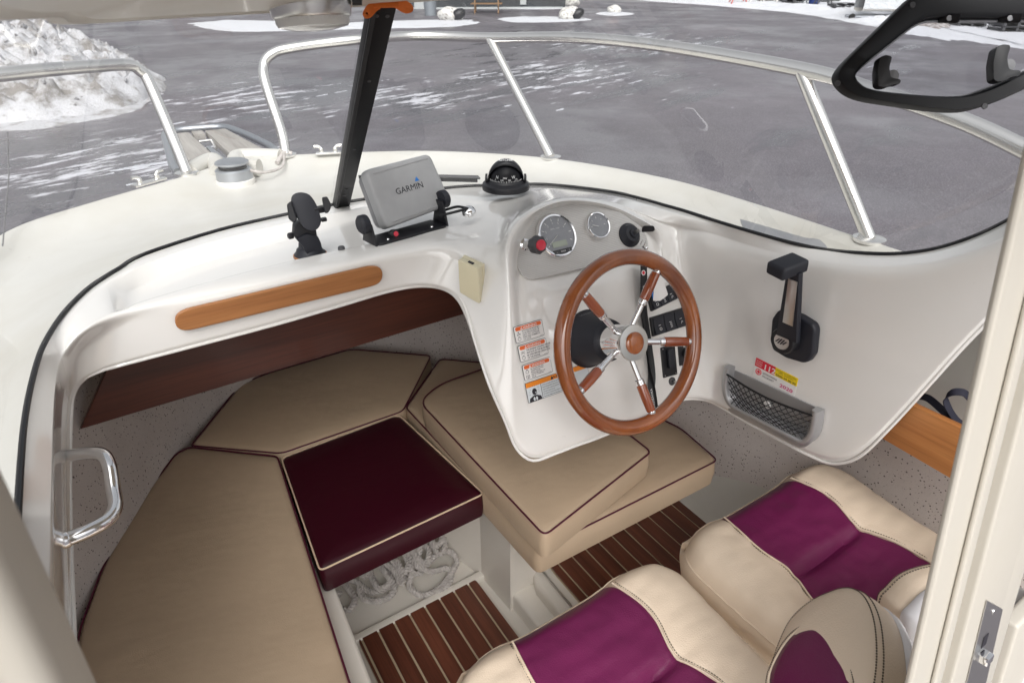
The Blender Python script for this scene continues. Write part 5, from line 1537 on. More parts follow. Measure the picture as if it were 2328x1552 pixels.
m = MB(); m.prism(round_poly([PY(664, 505, py_), PY(662, 532, py_), PY(680, 540, py_), PY(716, 536, py_), PY(712, 512, py_), PY(690, 490, py_)], .005, 3), Vector((0, -.020, 0)), .003, 2); m.build('upper_arm', 'black_plastic', ph)
m = MB(); q = PY(665, 535, py_ - .012); m.lathe(q, Vector((-1, -.2, 0)), [(.007, 0), (.007, .008), (.005, .010), (0, .010)], 14); m.build('hinge_knob', 'black_rubber', ph)
on_ = (EYE - PY(698, 482, py_)).normalized() * .5 + Vector((-.15, -.8, .35)); on_.normalize()
oc = PY(697, 482, py_ - .03)
ov = [(686, 437), (704, 443), (718, 462), (727, 485), (730, 505), (722, 520), (708, 525), (692, 518), (677, 498), (664, 470), (662, 450), (670, 440)]
m = MB(); m.prism(cr([PL(*q, oc, on_) for q in ov], 3, True), on_ * -.010, .003, 2); m.build('cradle_plate', 'black_soft', ph)
m = MB(); m.prism(round_poly([PL(*q, oc - on_ * .008, on_) for q in ((652, 466), (662, 458), (676, 500), (668, 508), (656, 498))], .003, 2), on_ * .018, .002, 1); m.build('side_grip', 'black_plastic', ph)
m = MB(); m.prism(round_poly([PL(*q, oc - on_ * .008, on_) for q in ((731, 450), (743, 448), (752, 466), (750, 478), (744, 486), (737, 484))], .003, 2), on_ * .016, .002, 1); m.build('side_grip', 'black_plastic', ph)
m = MB(); m.box(PL(728, 478, oc - on_ * .004, on_), (.012, 0, 0), (0, .002, 0), (0, 0, .006), .001, 1); m.build('grip_slide', 'black_plastic', ph)
m = MB(); m.box(PL(736, 499, oc - on_ * .004, on_), (.006, 0, 0), (0, .004, 0), (0, 0, .004), .001, 1); m.build('foot_tab', 'black_plastic', ph)
# little plug on the tray
o = PZ(778, 578, 1.088)
t_ = thing('rubber_plug', tuple(o), 'small dark grey plug standing on the tray beside the phone holder', 'plug')
m = MB(); m.lathe(o, (0, 0, 1), [(.0085, 0), (.0085, .005), (.0072, .006), (.0078, .008), (.0074, .016), (.006, .018), (0, .018)], 20); m.build('body', 'dark_grey', t_)
# cream junction box on the console's port side
n_ = Vector((-.80, -.60, .05)).normalized()
bp0 = PY(1070, 640, 1.09)
f4 = [PL(*q, bp0, n_) for q in ((1041, 590), (1087, 611), (1090, 691), (1045, 665))]
t_ = thing('junction_box', tuple(sum(f4, Vector()) / 4), 'cream plastic junction box on the port side of the console', 'box')
m = MB(); m.prism(round_poly(f4, .004, 3), n_ * -.022, .003, 2); m.build('cover', 'cream_plastic', t_)
cc_ = sum(f4, Vector()) / 4
m = MB(); m.prism([cc_ + (q - cc_) * 1.0 - n_ * .022 + Vector((.001, 0, 0)) for q in f4], n_ * -.012, .001, 1); m.build('base', 'cream_plastic', t_)
m = MB(); q = (f4[0].lerp(f4[1], .55)) - n_ * .011 + Vector((0, 0, .0008)); m.box(q, (f4[1] - f4[0]).normalized() * .006, n_ * .004, Vector((0, 0, .001))); m.build('slot', 'ink', t_)
# chrome grab handle on the port edge
hp = [PY(148, 1037, 1.08), PY(195, 1030, 1.04), PY(232, 1033, 1.01), PY(249, 1060, .98), PY(257, 1110, .95), PY(262, 1150, .92), PY(245, 1180, .90), PY(200, 1206, .885), PY(150, 1226, .88)]
t_ = thing('grab_handle', tuple(hp[0]), 'chrome bow-shaped grab handle on the port edge of the dashboard', 'handle')
m = MB(); m.ring_tube(cr(hp, 8), .0105, 16); m.build('bar', 'chrome', t_, angle=80)
for a, b in ((0, 1), (-1, -2)):
    m = MB(); d_ = (hp[b] - hp[a]).normalized(); m.lathe(hp[a] - d_ * .004, d_, [(.0125, 0), (.0125, .006), (.011, .008)], 20); m.build('ferrule', 'chrome', t_)
# dark bag with loose straps on the side shelf
q = PX(2215, 900, 1.42)
t_ = thing('shoulder_bag', tuple(q), 'dark navy bag with looped strap on the starboard shelf', 'bag')
m = MB(); out = [PX(2225, 860, 1.40), PX(2250, 850, 1.40), PX(2300, 900, 1.40), PX(2300, 1000, 1.40), PX(2205, 985, 1.40), PX(2190, 945, 1.40), PX(2205, 930, 1.40)]
m.prism(round_poly(out, .015, 4), Vector((.06, 0, 0)), .012, 3); m.build('body', 'navy_cloth', t_)
def strap(pts, w=.008):
    c = cr([PX(a, b, x) for a, b, x in pts], 6); m = MB(); rows = []
    for i, p in enumerate(c):
        tg = (c[min(i + 1, len(c) - 1)] - c[max(i - 1, 0)]).normalized(); sd = Vector((.75, .2, .6)); sd = (sd - tg * sd.dot(tg)).normalized(); nn = sd.cross(tg) * .001
        rows.append([p - sd * w + nn, p + sd * w + nn, p + sd * w - nn, p - sd * w - nn])
    m.grid(rows, close_u=True); m.build('strap', 'navy_cloth', t_)
strap([(2205, 905, 1.39), (2190, 892, 1.38), (2165, 892, 1.37), (2150, 905, 1.37), (2158, 930, 1.37), (2175, 955, 1.38), (2195, 970, 1.39)])
strap([(2085, 900, 1.42), (2110, 905, 1.40), (2140, 930, 1.38), (2165, 955, 1.38), (2200, 975, 1.39)])

# ================================================================ CABIN FITTINGS SEEN AGAINST THE GLASS
# ceiling lamp
lc = PY(705, 14, .90)
lt = thing('cabin_lamp', tuple(lc), 'chrome round cabin lamp with ribbed lens under the roof edge', 'lamp')
R = (PY(797, 14, .90) - PY(615, 14, .90)).length / 2
ld = Vector((0, -.12, -1)).normalized()
m = MB(); m.lathe(lc + Vector((0, 0, .010)), ld, [(R * .98, 0), (R, .003), (R, .008), (R * .96, .022), (R * .92, .024), (R * .90, .022)], 48, cap_end=False); m.build('rim', 'steel_brushed', lt)
seg = 96; m = MB(); m.lathe(lc + Vector((0, 0, .010)), ld, [(R * .90, .018), (R * .90, .029), (R * .85, .034), (R * .5, .038), (0, .039)], seg)
for i, q in enumerate(m.v):
    if i < seg * 2 and i % 2: m.v[i] = q + (lc - q).normalized() * .0012
m.build('lens', 'lamp_lens', lt)
m = MB(); q = lc + Vector((R * .95, -.02, .006)); m.lathe(q, (1, -.4, 0), [(.006, 0), (.006, .012), (0, .013)], 14); m.build('switch', 'black_plastic', lt)
# orange webbing tied round the head of the post
og = thing('orange_strap', tuple(head), 'orange webbing strap looped round the head of the windshield post', 'strap')
def loop(pts):
    c = cr([PY(a, b, y) for a, b, y in pts], 6); m = MB(); rows = []
    for i, p in enumerate(c):
        tg = (c[min(i + 1, len(c) - 1)] - c[max(i - 1, 0)]).normalized(); vd = (EYE - p).normalized()
        sd = tg.cross(vd).normalized() * .0042; nn = vd * .0012
        rows.append([p - sd + nn, p + sd + nn, p + sd - nn, p - sd - nn])
    m.grid(rows, close_u=True); m.build('webbing', 'orange_strap', og)
loop([(905, 10, .965), (880, 11, .960), (855, 12, .958), (840, 18, .955), (831, 34, .955), (840, 33, .955), (852, 20, .957), (862, 14, .958)])
loop([(890, 9, .960), (905, 5, .962), (922, 9, .963), (934, 20, .964), (922, 24, .964), (908, 17, .964), (897, 10, .964)])
m = MB(); q = PY(876, 11, .958); m.box(q, (.020, 0, 0), (0, .003, 0), (0, .001, .004), .001, 1); m.build('band', 'orange_strap', og)
# hinged window in a thick black frame, starboard
hn = Vector((-.55, -.75, .36)).normalized()
h0 = PX(1930, 180, .98)
def WF(px, py, d=0.0): return PL(px, py, h0 + hn * d, hn)
wf = thing('window_hatch', tuple(WF(2100, 240)), 'black framed hinged window with two latches in the starboard windshield', 'window')
outer = [(2090, -25), (1902, 158), (1905, 190), (1945, 222), (2150, 253), (2235, 248), (2440, 150), (2440, -25)]
inner = [(2100, 38), (1944, 163), (1946, 183), (1975, 205), (2140, 222), (2225, 216), (2395, 130), (2395, 38)]
ro_ = [.02, .03, .03, .03, .05, .05, .03, .02]
po_ = round_poly([WF(*q) for q in outer], ro_, 6); pi_ = round_poly([WF(*q) for q in inner], ro_, 6)
n_p = len(po_)
m = MB(); T_ = .020
rows = [[q - hn * T_ for q in po_], [q for q in po_], [a.lerp(b, .06) + hn * .003 for a, b in zip(po_, pi_)], [a.lerp(b, .85) + hn * .003 for a, b in zip(po_, pi_)], [q for q in pi_], [q - hn * T_ for q in pi_]]
m.grid(rows, close_u=True); m.build('frame', 'black_paint', wf, angle=40)
m = MB(); ct = sum(pi_, Vector()) / n_p
m.ring_tube([q - hn * .014 + (ct - q).normalized() * .002 for q in pi_], .0022, 6, closed=True); m.build('gasket', 'silver_paint', wf)
m = MB(); m.add([q - hn * .010 for q in pi_], [tuple(range(n_p))]); m.build('pane', 'glass_tint', wf, smooth=False)
for px, py in ((1904, 190), (2238, 242), (2074, 12)):
    m = MB(); m.lathe(WF(px, py, .003), hn, [(.0045, 0), (.0042, .0012), (.002, .0014), (0, .0008)], 14); m.build('screw', 'dark_grey', wf)
for a, b, s_ in (((2000, 132), (2000, 202), 1.0), ((2262, 108), (2272, 190), 1.15)):
    dx = a[0]; dy = a[1]
    out = [(dx, dy), (dx - 12, dy + 6), (dx - 18, dy + 35), (dx - 17, dy + 68), (dx - 8, dy + 73), (dx + 6, dy + 72), (dx + 18, dy + 66), (dx + 33, dy + 66), (dx + 36, dy + 55), (dx + 22, dy + 53), (dx + 12, dy + 50), (dx + 9, dy + 28), (dx + 16, dy + 4)]
    if s_ > 1: out = [(a[0] + (x - a[0]) * s_ * 1.02, a[1] + (y - a[1]) * s_ - (x - a[0]) * .12) for x, y in out]
    m = MB(); m.prism(round_poly([WF(*q, .004) for q in out], .004, 3), hn * .016, .003, 2); m.build('latch', 'black_plastic', wf)
    q = WF(dx + 22, dy + 45, -.006); m = MB(); m.lathe(q, hn, [(.009, 0), (.009, .010), (0, .011)], 16); m.build('latch_boss', 'grey_plastic', wf)
for px in (2158, 2296):
    m = MB(); m.box(WF(px, 42, .001), (PX(px + 22, 42, .98) - PX(px - 22, 42, .98)).normalized() * .014, Vector((0, 0, .006)), hn * .003, .001, 1); m.build('hinge', 'black_plastic', wf)
    m = MB(); m.lathe(WF(px, 42, .004), hn, [(.0042, 0), (.004, .001), (0, .0012)], 14); m.build('screw', 'grey_plastic', wf)
# latch plate and bolt on the door frame
la = thing('door_latch', tuple(PJ(2215, 1450)), 'brushed steel door latch plate with bolt on the right door frame', 'latch')
q = [PJ(2232, 1357), PJ(2268, 1377), PJ(2214, 1620), PJ(2172, 1605)]
m = MB(); m.prism([p + jn * .0045 for p in q], jn * .0015, .0004, 1); m.build('plate', 'steel_brushed', la)
m = MB(); c_ = PJ(2226, 1448) + jn * .006; m.box(c_, (.006, 0, 0), jd * .009, jn * .0008); m.build('slot', 'ink', la)
m = MB(); c_ = PJ(2214, 1478) + jn * .012; m.box(c_, (.008, 0, 0), jd * .006, jn * .007, .002, 2); m.build('bolt', 'chrome', la)
m = MB(); m.lathe(PJ(2246, 1382) + jn * .006, jn, [(.0035, 0), (.003, .001), (0, .0006)], 14); m.build('screw', 'steel_brushed', la)

# ================================================================ ON THE FOREDECK
RT = .0180
def rail(name, label, top, posts):
    t_ = thing(name, tuple(posts[0][0]), label, 'rail', 'bow rails')
    m = MB(); m.ring_tube(cr(top, 8), RT, 12); m.build('top_tube', 'steel_rail', t_, angle=80)
    for b, tp in posts:
        if tp is not None:
            m = MB(); m.ring_tube([b, tp], RT * .92, 12); m.build('stanchion', 'steel_rail', t_, angle=80)
        m = MB(); m.lathe(b, (0, 0, 1), [(RT * 2.1, -.004), (RT * 2.1, .003), (RT * 1.3, .006)], 20); m.build('foot', 'steel_rail', t_)
    return t_
GZ = 1.052
f1, f2, f3 = PZ(650, 352, GZ), PZ(1252, 357, GZ), PZ(1976, 543, GZ)
t2, t3 = PX(1112, 86, f2.x), PX(1820, 158, f3.x)
rl = rail('bow_rail', 'long stainless bow rail sweeping round the starboard foredeck',
     [f1, PY(640, 300, f1.y + .04), PY(604, 190, f1.y + .13), PY(600, 150, f1.y + .17), PY(616, 125, f1.y + .17), PY(660, 110, f1.y + .16), PY(800, 92, f1.y + .06), PY(950, 82, 2.52), t2, PX(1300, 86, 1.46), PX(1500, 104, 1.52), t3 + Vector((0, 0, .0)), PX(1980, 205, 1.53), PX(2180, 272, 1.52), PX(2328, 340, 1.50), PX(2450, 405, 1.48)],
     [(f1, None), (f2, t2), (f3, t3)])
m = MB(); m.ring_tube(cr([f1 + Vector((.02, -.01, .004)), f1 + Vector((-.02, .01, .012)), f1 + Vector((.015, .02, .016)), f1 + Vector((-.015, -.02, .008)), f1 + Vector((-.05, -.06, -.01))], 6), .008, 8)
m.build('tied_line', 'rope', rl)
m = MB(); m.ring_tube(cr([f1 + Vector((-.01, -.02, .006)), PZ(640, 380, 1.04), PZ(600, 392, 1.045), PZ(560, 385, 1.06)], 8), .005, 8); m.build('tied_line', 'rope', rl)
p1 = PZ(425, 393, GZ)
rail('bow_rail', 'short stainless bow rail on the port side before the snow heap',
     [p1, PY(400, 330, p1.y + .05), PY(340, 190, p1.y + .16), PY(320, 163, p1.y + .17), PY(290, 148, p1.y + .15), PY(200, 152, 2.38), PY(100, 160, 2.26), PY(0, 170, 2.15), PY(-100, 182, 2.0)], [(p1, None)])
# bow platform of steel tube and weathered planks
bz_ = .99
bpf = thing('bow_platform', tuple(PZ(500, 340, bz_)), 'bow platform with two weathered grey planks in a steel tube frame', 'platform')
m = MB(); m.ring_tube(cr([PZ(405, 392, 1.0), PZ(392, 372, 1.0), PZ(380, 330, bz_), PZ(376, 306, bz_), PZ(400, 297, bz_), PZ(450, 292, bz_), PZ(505, 289, bz_), PZ(540, 298, bz_), PZ(600, 325, bz_), PZ(624, 340, 1.0), PZ(632, 356, 1.0)], 6), .016, 10); m.build('tube_frame', 'galvanised', bpf, angle=80)
for q in ([(398, 303), (428, 300), (481, 348), (424, 366)], [(466, 297), (512, 292), (606, 342), (528, 354)], [(434, 298), (460, 296), (466, 303), (440, 306)]):
    m = MB(); m.prism([PZ(*p, bz_ + .02) for p in q], (0, 0, -.03), .004, 2); m.build('plank', 'weathered', bpf)
m = MB(); m.prism([PZ(468, 332, bz_ + .02), PZ(478, 331, bz_ + .02), PZ(520, 365, bz_ + .03), PZ(505, 375, bz_ + .03)], (0, 0, -.06), .006, 2); m.build('anchor_roller', 'galvanised', bpf)
m = MB(); m.ring_tube([PZ(452, 322, bz_), PZ(484, 318, bz_)], .006, 8); m.build('cross_bar', 'steel_rail', bpf)
m = MB(); m.ring_tube([PZ(476, 306, bz_), PZ(492, 338, bz_)], .006, 8); m.build('cross_bar', 'steel_rail', bpf)
for a, b in (((385, 345), (404, 385)), ((396, 350), (410, 380))):
    m = MB(); m.ring_tube([PZ(*a, .98), PZ(*b, .93)], .010, 8); m.build('brace', 'galvanised', bpf)
# raised lips of the bow roller opening
for pts in ([(430, 393), (455, 378), (480, 366), (492, 372), (498, 392)], [(640, 358), (580, 356), (545, 358), (536, 366), (548, 380), (590, 382)]):
    m = MB(); m.ring_tube(cr([PZ(a, b, 1.045) for a, b in pts], 6), .03, 12); m.build('roller_lip', 'deck', boat, angle=80)
# anchor winch drum
wo_ = PZ(536, 412, 1.02)
wl = thing('anchor_winch', tuple(wo_), 'squat steel anchor winch drum on the foredeck', 'winch')
m = MB(); m.lathe(wo_, (0, 0, 1), [(.062, -.02), (.062, .008), (.058, .010)], 40); m.build('base', 'plastic_white', wl)
m = MB(); m.lathe(wo_, (0, 0, 1), [(.058, .010), (.057, .040), (.052, .044)], 40); m.build('drum', 'galvanised', wl)
m = MB(); m.lathe(wo_, (0, 0, 1), [(.042, .044), (.043, .054), (.053, .059), (.053, .065), (.046, .069), (0, .071)], 40); m.build('cap', 'galvanised', wl)
m = MB(); m.lathe(wo_, (0, 0, 1), [(.0438, .044), (.0446, .053), (.0438, .054)], 40); m.build('band', 'black_rubber', wl)
def cleat(label, a, b):
    A, B = PZ(*a, 1.058), PZ(*b, 1.058)
    t_ = thing('cleat', tuple((A + B) / 2), label, 'cleat', 'mooring cleats on the foredeck')
    d_ = (B - A).normalized(); s_ = d_.cross(Vector((0, 0, 1))); Lh = (B - A).length / 2; c_ = (A + B) / 2
    m = MB(); m.box(c_, d_ * Lh, s_ * .014, (0, 0, .004), .003, 2); m.build('base', 'steel_rail', t_)
    for k in (-1, 1):
        e = c_ + d_ * Lh * .55 * k
        m = MB(); m.ring_tube(cr([e, e + Vector((0, 0, .016)), e + d_ * k * .008 + Vector((0, 0, .024)), e + d_ * k * .024 + Vector((0, 0, .025))], 5), [.008] * 6 + [.006] * 10, 10); m.build('horn', 'steel_rail', t_)
cleat('stainless cleat on the port gunwale left of the anchor winch', (302, 424), (374, 404))
cleat('stainless cleat on the gunwale right beside the windshield post', (718, 349), (776, 346))
# wiper arm resting on the glass foot behind the compass
w0, w1 = PZ(1100, 408, 1.115), PZ(845, 402, 1.125)
wi = thing('windshield_wiper', tuple(w0), 'black windshield wiper lying along the foot of the glass', 'wiper')
off = Vector((0, .025, .0))
m = MB(); m.box(w0.lerp(w1, .5) + off, (w1 - w0) / 2, Vector((0, .006, .002)), Vector((0, 0, .003)), .001, 1); m.build('arm', 'dark_grey', wi)
m = MB(); m.box(PZ(960, 412, 1.118) + off * 1.2, (PZ(1090, 412, 1.118) - PZ(790, 405, 1.118)) * .45, Vector((0, .003, .0)), Vector((0, 0, .006)), .001, 1); m.build('blade', 'black_rubber', wi)

# ================================================================ THE YARD
N = 60
m = MB()
rows = []
for i in range(N + 1):
    rows.append([])
    for j in range(N + 1):
        x = -260 + 520 * i / N; y = -260 + 520 * j / N
        rows[-1].append(Vector((x, y, ground_z(x, y))))
m.grid(rows)
g = m.build('ground', 'asphalt', None, centre=False)
tag(g, kind='structure')
from mathutils import noise as mn
def blob(name, label, pts, h, mat, cat, kind=None, group=None, seed=0, rough=.35, n=40, lumps=1.0, parent=None, edge=.25):
    """low heap over a closed outline of ground pixels"""
    P_ = cr([PG(*q) for q in pts], 8, True); c = sum(P_, Vector()) / len(P_)
    N_ = len(P_); K = 14; m = MB(); rows = []
    for k in range(K + 1):
        f = k / K; ring = []
        for q in P_:
            jitter = 1 + rough * .35 * mn.noise(Vector((q.x * 1.7 + seed, q.y * 1.7, 0))) if k == 0 else 1
            p = q.lerp(c, f); p = c + (p - c) * jitter
            s_ = (1 - (1 - f) ** (1 / edge)) ** .8
            nz = mn.fractal(Vector((p.x * 1.3 * lumps + seed, p.y * 1.3 * lumps, seed)), 1.0, 2.2, 4)
            hh_ = h * (f ** .75) * (1 + rough * nz) + (h * .18 * nz if f > 0 else -.02)
            ring.append(Vector((p.x, p.y, ground_z(p.x, p.y) + max(-.03, hh_))))
        rows.append(ring)
    m.grid(rows, close_u=True)
    o = m.build(name, mat, parent, angle=180)
    if not parent: tag(o, label, cat, group, kind)
    return o
# big ploughed snow heap at left
hc = [PG(-420, 250), PG(-300, 290), PG(0, 285), PG(200, 262), PG(330, 232), PG(375, 195), PG(330, 160), PG(200, 110), PG(0, 95), PG(-420, 120)]
P_ = resample(cr(hc, 10, True) + [hc[0]], 300)[:-1]
top_c = PG(-60, 195)
m = MB(); K = 90; rows = []
N_ = len(P_)
Hs = 1.25
for k in range(K + 1):
    f = k / K; ring = []
    for i, q in enumerate(P_):
        p = q.lerp(top_c, f)
        nz = mn.fractal(Vector((p.x * .9, p.y * .9, 3.1)), .8, 2.1, 6)
        cell = mn.voronoi(Vector((p.x * 2.6, p.y * 2.6, 1.0)))[0]
        c2_ = mn.voronoi(Vector((p.x * 6.5, p.y * 6.5, 4.0)))[0]
        fade = min(1.0, f * 9)
        hgt = Hs * (f ** .6) * (1 + .26 * nz) + fade * (.30 * (cell[1] - cell[0]) + .16 * (c2_[1] - c2_[0]) + .08 * nz) - .03
        jit = Vector((mn.noise(p * 1.6), mn.noise(p * 1.6 + Vector((9, 4, 2))), 0)) * .22
        ring.append(Vector((p.x + jit.x, p.y + jit.y, ground_z(p.x, p.y) + hgt)))
    rows.append(ring)
m.grid(rows, close_u=True)
hp_ = m.build('snow_heap', 'snow_dirty', None, angle=45)
tag(hp_, 'tall dirty ploughed snow heap beyond the port rail', 'snow heap')
rnd_ = random.Random(5)
chunks = []
for k in range(10):
    bm = bmesh.new()
    for j in range(13): bm.verts.new(Vector((rnd_.gauss(0, 1), rnd_.gauss(0, 1), rnd_.gauss(0, .8))).normalized() * rnd_.uniform(.6, 1.1))
    bmesh.ops.convex_hull(bm, input=bm.verts)
    bmesh.ops.bevel(bm, geom=list(bm.edges), offset=.12, segments=1, affect='EDGES', clamp_overlap=True)
    me = bpy.data.meshes.new('ice_chunk'); bm.to_mesh(me); bm.free(); me.materials.append(MATS['snow_dirty'])
    chunks.append(me)
for k in range(230):
    i = rnd_.randrange(N_); f = min(.95, rnd_.random() ** 1.2 * .9)
    a = rows[int(f * K)][i]
    s_ = rnd_.uniform(.03, .10) * (1.0 if f < .4 else 1.3) * (1.7 if rnd_.random() < .08 else 1)
    o = bpy.data.objects.new('ice_chunk', chunks[k % 10]); o.location = a + Vector((0, 0, s_ * .2)); o.scale = (s_, s_ * rnd_.uniform(.6, 1), s_ * rnd_.uniform(.5, .9))
    o.rotation_euler = (rnd_.uniform(0, 6), rnd_.uniform(0, 6), rnd_.uniform(0, 6)); COL.objects.link(o); adopt(o, hp_)
# thin slush apron melting out from the foot of the heap
for i, pts in enumerate(([(-300, 300), (0, 302), (200, 278), (330, 245), (385, 205), (330, 215), (200, 240), (0, 265), (-300, 270)],)):
    blob('slush_apron', None, pts, .05, 'snow_dirty', None, seed=31 + i, rough=.9, lumps=3.0, parent=hp_)
# slush streaks: thin ridges left on the asphalt
ss = random.Random(11)
mS = MB()
def streak(px, py, Lm, wm, hgt=.016):
    c = PG(px, py); a = math.radians(ss.uniform(-9, 7))
    d = Vector((math.cos(math.radians(12) + a), math.sin(math.radians(12) + a), 0))   # tyre direction
    s_ = Vector((-d.y, d.x, 0)); n = max(10, int(Lm / .035)); rows = []
    sd = ss.random() * 50
    def flush():
        if len(rows) > 2: mS.grid(rows)
    for i in range(n + 1):
        t_ = i / n; env = math.sin(math.pi * t_) ** .6
        q = c + d * (t_ - .5) * Lm + s_ * .12 * mn.noise(Vector((t_ * Lm * .8 + sd, sd, 0)))
        g_ = mn.fractal(Vector((t_ * Lm * 2.6, sd, 1)), 1.0, 2.2, 4)
        w_ = wm * env * max(0.0, .35 + 1.1 * g_)
        if w_ < .004:
            flush(); rows = []; continue
        r = []
        for j in range(6):
            u_ = -1 + 2 * j / 5
            jw = 1 + .7 * mn.noise(Vector((t_ * Lm * 11, u_ * 3, sd)))
            p = q + s_ * u_ * w_ * jw
            r.append(Vector((p.x, p.y, ground_z(p.x, p.y) + (hgt * (1 - u_ * u_) * env * (.3 + 1.2 * abs(mn.noise(Vector((t_ * Lm * 9, u_, sd + 7))))) + .004 if 0 < j < 5 else .001))))
        rows.append(r)
    flush()
for cx_, cy_, sx_, sy_, n, L_, w_ in ((1250, 165, 260, 40, 34, .9, .07), (1080, 150, 130, 35, 16, .6, .05), (950, 205, 160, 60, 22, .6, .05), (760, 200, 120, 70, 26, .7, .06), (560, 215, 120, 50, 26, .8, .07),
                                      (300, 350, 280, 70, 60, .8, .06), (100, 400, 150, 70, 30, .6, .05), (430, 290, 180, 60, 40, .7, .06), (1500, 215, 250, 80, 12, .4, .03), (1150, 280, 150, 50, 20, .35, .035), (2050, 170, 200, 50, 12, .5, .05), (2150, 300, 150, 60, 8, .3, .04), (1340, 80, 120, 14, 14, 1.4, .10), (1750, 150, 160, 50, 8, .6, .05)):
    for k in range(int(n * .12)):
        px = cx_ + ss.gauss(0, .5) * sx_; py = cy_ + ss.gauss(0, .5) * sy_
        streak(px, max(30, py), L_ * ss.uniform(.4, 1.7), w_ * ss.uniform(.35, 1.5))
o = mS.build('slush_streaks', 'slush', None, angle=180)
tag(o, 'thin white slush streaks scattered over the wet asphalt', 'slush', None, 'stuff')
# flat snow patches
for i, (lab, pts, h) in enumerate((
        ('flat white snow patch round the planter and the nearest boulder', [(420, 55), (470, 48), (520, 46), (560, 55), (620, 60), (760, 62), (900, 58), (1000, 46), (1060, 44), (1105, 52), (1060, 60), (980, 64), (860, 66), (640, 72), (500, 72)], .07),
        ('flat white snow patch beside the second boulder', [(1130, 42), (1200, 38), (1300, 40), (1350, 45), (1300, 50), (1200, 52), (1150, 50)], .07),
        ('small round snow patch under the sign post', [(1352, 32), (1390, 26), (1445, 32), (1400, 37)], .06),
        ('thin snow strip along the dark building', [(1040, 14), (1200, 10), (1290, 14), (1260, 22), (1120, 20)], .04))):
    blob('snow_patch', lab, pts, h, 'snow', 'snow patch', group='snow patches on the asphalt', seed=i * 7)
bank = blob('snow_bank', 'long bright snow bank along the far edge of the asphalt', [(1420, -2), (1600, 12), (1800, 30), (1950, 55), (2100, 85), (2330, 112), (2700, 160), (2700, 60), (2300, 30), (2000, 2), (1700, -14), (1450, -16)], .30, 'snow', 'snow bank', seed=21, rough=.35, lumps=.8)
# far ground beyond the bank is packed snow
m = MB(); q = [PG(1400, -8), PG(1900, 10), PG(2330, 45), PG(2900, 70), PG(2900, -55), PG(1400, -55)]
m.add([p + Vector((0, 0, .02)) for p in q], [tuple(range(6))]); o = m.build('snow_field', 'snow', None, smooth=False); tag(o, kind='structure')
# boulders with black plastic on one side
for i, (lab, cx_, cy_, s_) in enumerate((('white boulder with black cover standing on the snow patch in front of the picnic table', 1025, 46, 1.0), ('white boulder with black cover to the right of the picnic table', 1294, 44, .95), ('white boulder carrying the red and white sign', 1396, 30, .62), ('small white boulder behind the others near the building corner', 1300, 14, .6))):
    q = PG(cx_, cy_); t_ = thing('boulder', tuple(q), lab, 'boulder', 'boulders in the yard')
    w_ = (PG(cx_ + 30 * s_, cy_) - PG(cx_ - 30 * s_, cy_)).length / 2
    bm = bmesh.new(); bmesh.ops.create_icosphere(bm, subdivisions=3, radius=1)
    for v_ in bm.verts:
        v_.co *= 1 + .25 * mn.noise(v_.co * 1.1 + Vector((i * 5, 0, 0)))
        v_.co = Vector((v_.co.x * w_, v_.co.y * w_ * .8, v_.co.z * w_ * .55 + w_ * .35))
    m = MB(); bm.verts.index_update(); m.add([v_.co + q for v_ in bm.verts], [tuple(v_.index for v_ in f_.verts) for f_ in bm.faces]); bm.free(); m.build('stone', 'boulder_white', t_, angle=60)
    if i < 2:
        rt_ = (PG(cx_ + 30, cy_) - q).normalized(); fw_ = Vector((-rt_.y, rt_.x, 0))
        bm = bmesh.new(); bmesh.ops.create_icosphere(bm, subdivisions=2, radius=1)
        m = MB(); bm.verts.index_update()
        m.add([q + rt_ * (w_ * .55 + v_.co.x * w_ * .62) - fw_ * (w_ * .30 - v_.co.y * w_ * .5) + Vector((0, 0, w_ * .36 + v_.co.z * w_ * .42 + v_.co.x * .1)) for v_ in bm.verts], [tuple(v_.index for v_ in f_.verts) for f_ in bm.faces]); bm.free()
        m.build('cover', 'black_plastic', t_, angle=50)
def up(q, h): return q + Vector((0, 0, h))
rt_ = (PG(1200, 20) - PG(1100, 20)).normalized(); fw_ = Vector((-rt_.y, rt_.x, 0))
# sign on the boulder
q = PG(1397, 30); t_ = thing('sign_post', tuple(q), 'red and white sign board standing on a boulder', 'sign')
m = MB(); m.box(up(q, 1.35), rt_ * .20, fw_ * .02, (0, 0, .55), .01, 1); m.build('board', 'label_white', t_)
m = MB(); m.box(up(q, 1.02) - fw_ * .025, rt_ * .20, fw_ * .01, (0, 0, .10), 0, 1); m.build('red_band', 'red_ink', t_)
m = MB(); m.box(up(q, .75) + rt_ * .05, rt_ * .05, fw_ * .05, (0, 0, .12), .01, 1); m.build('foot', 'green_leaf', t_)
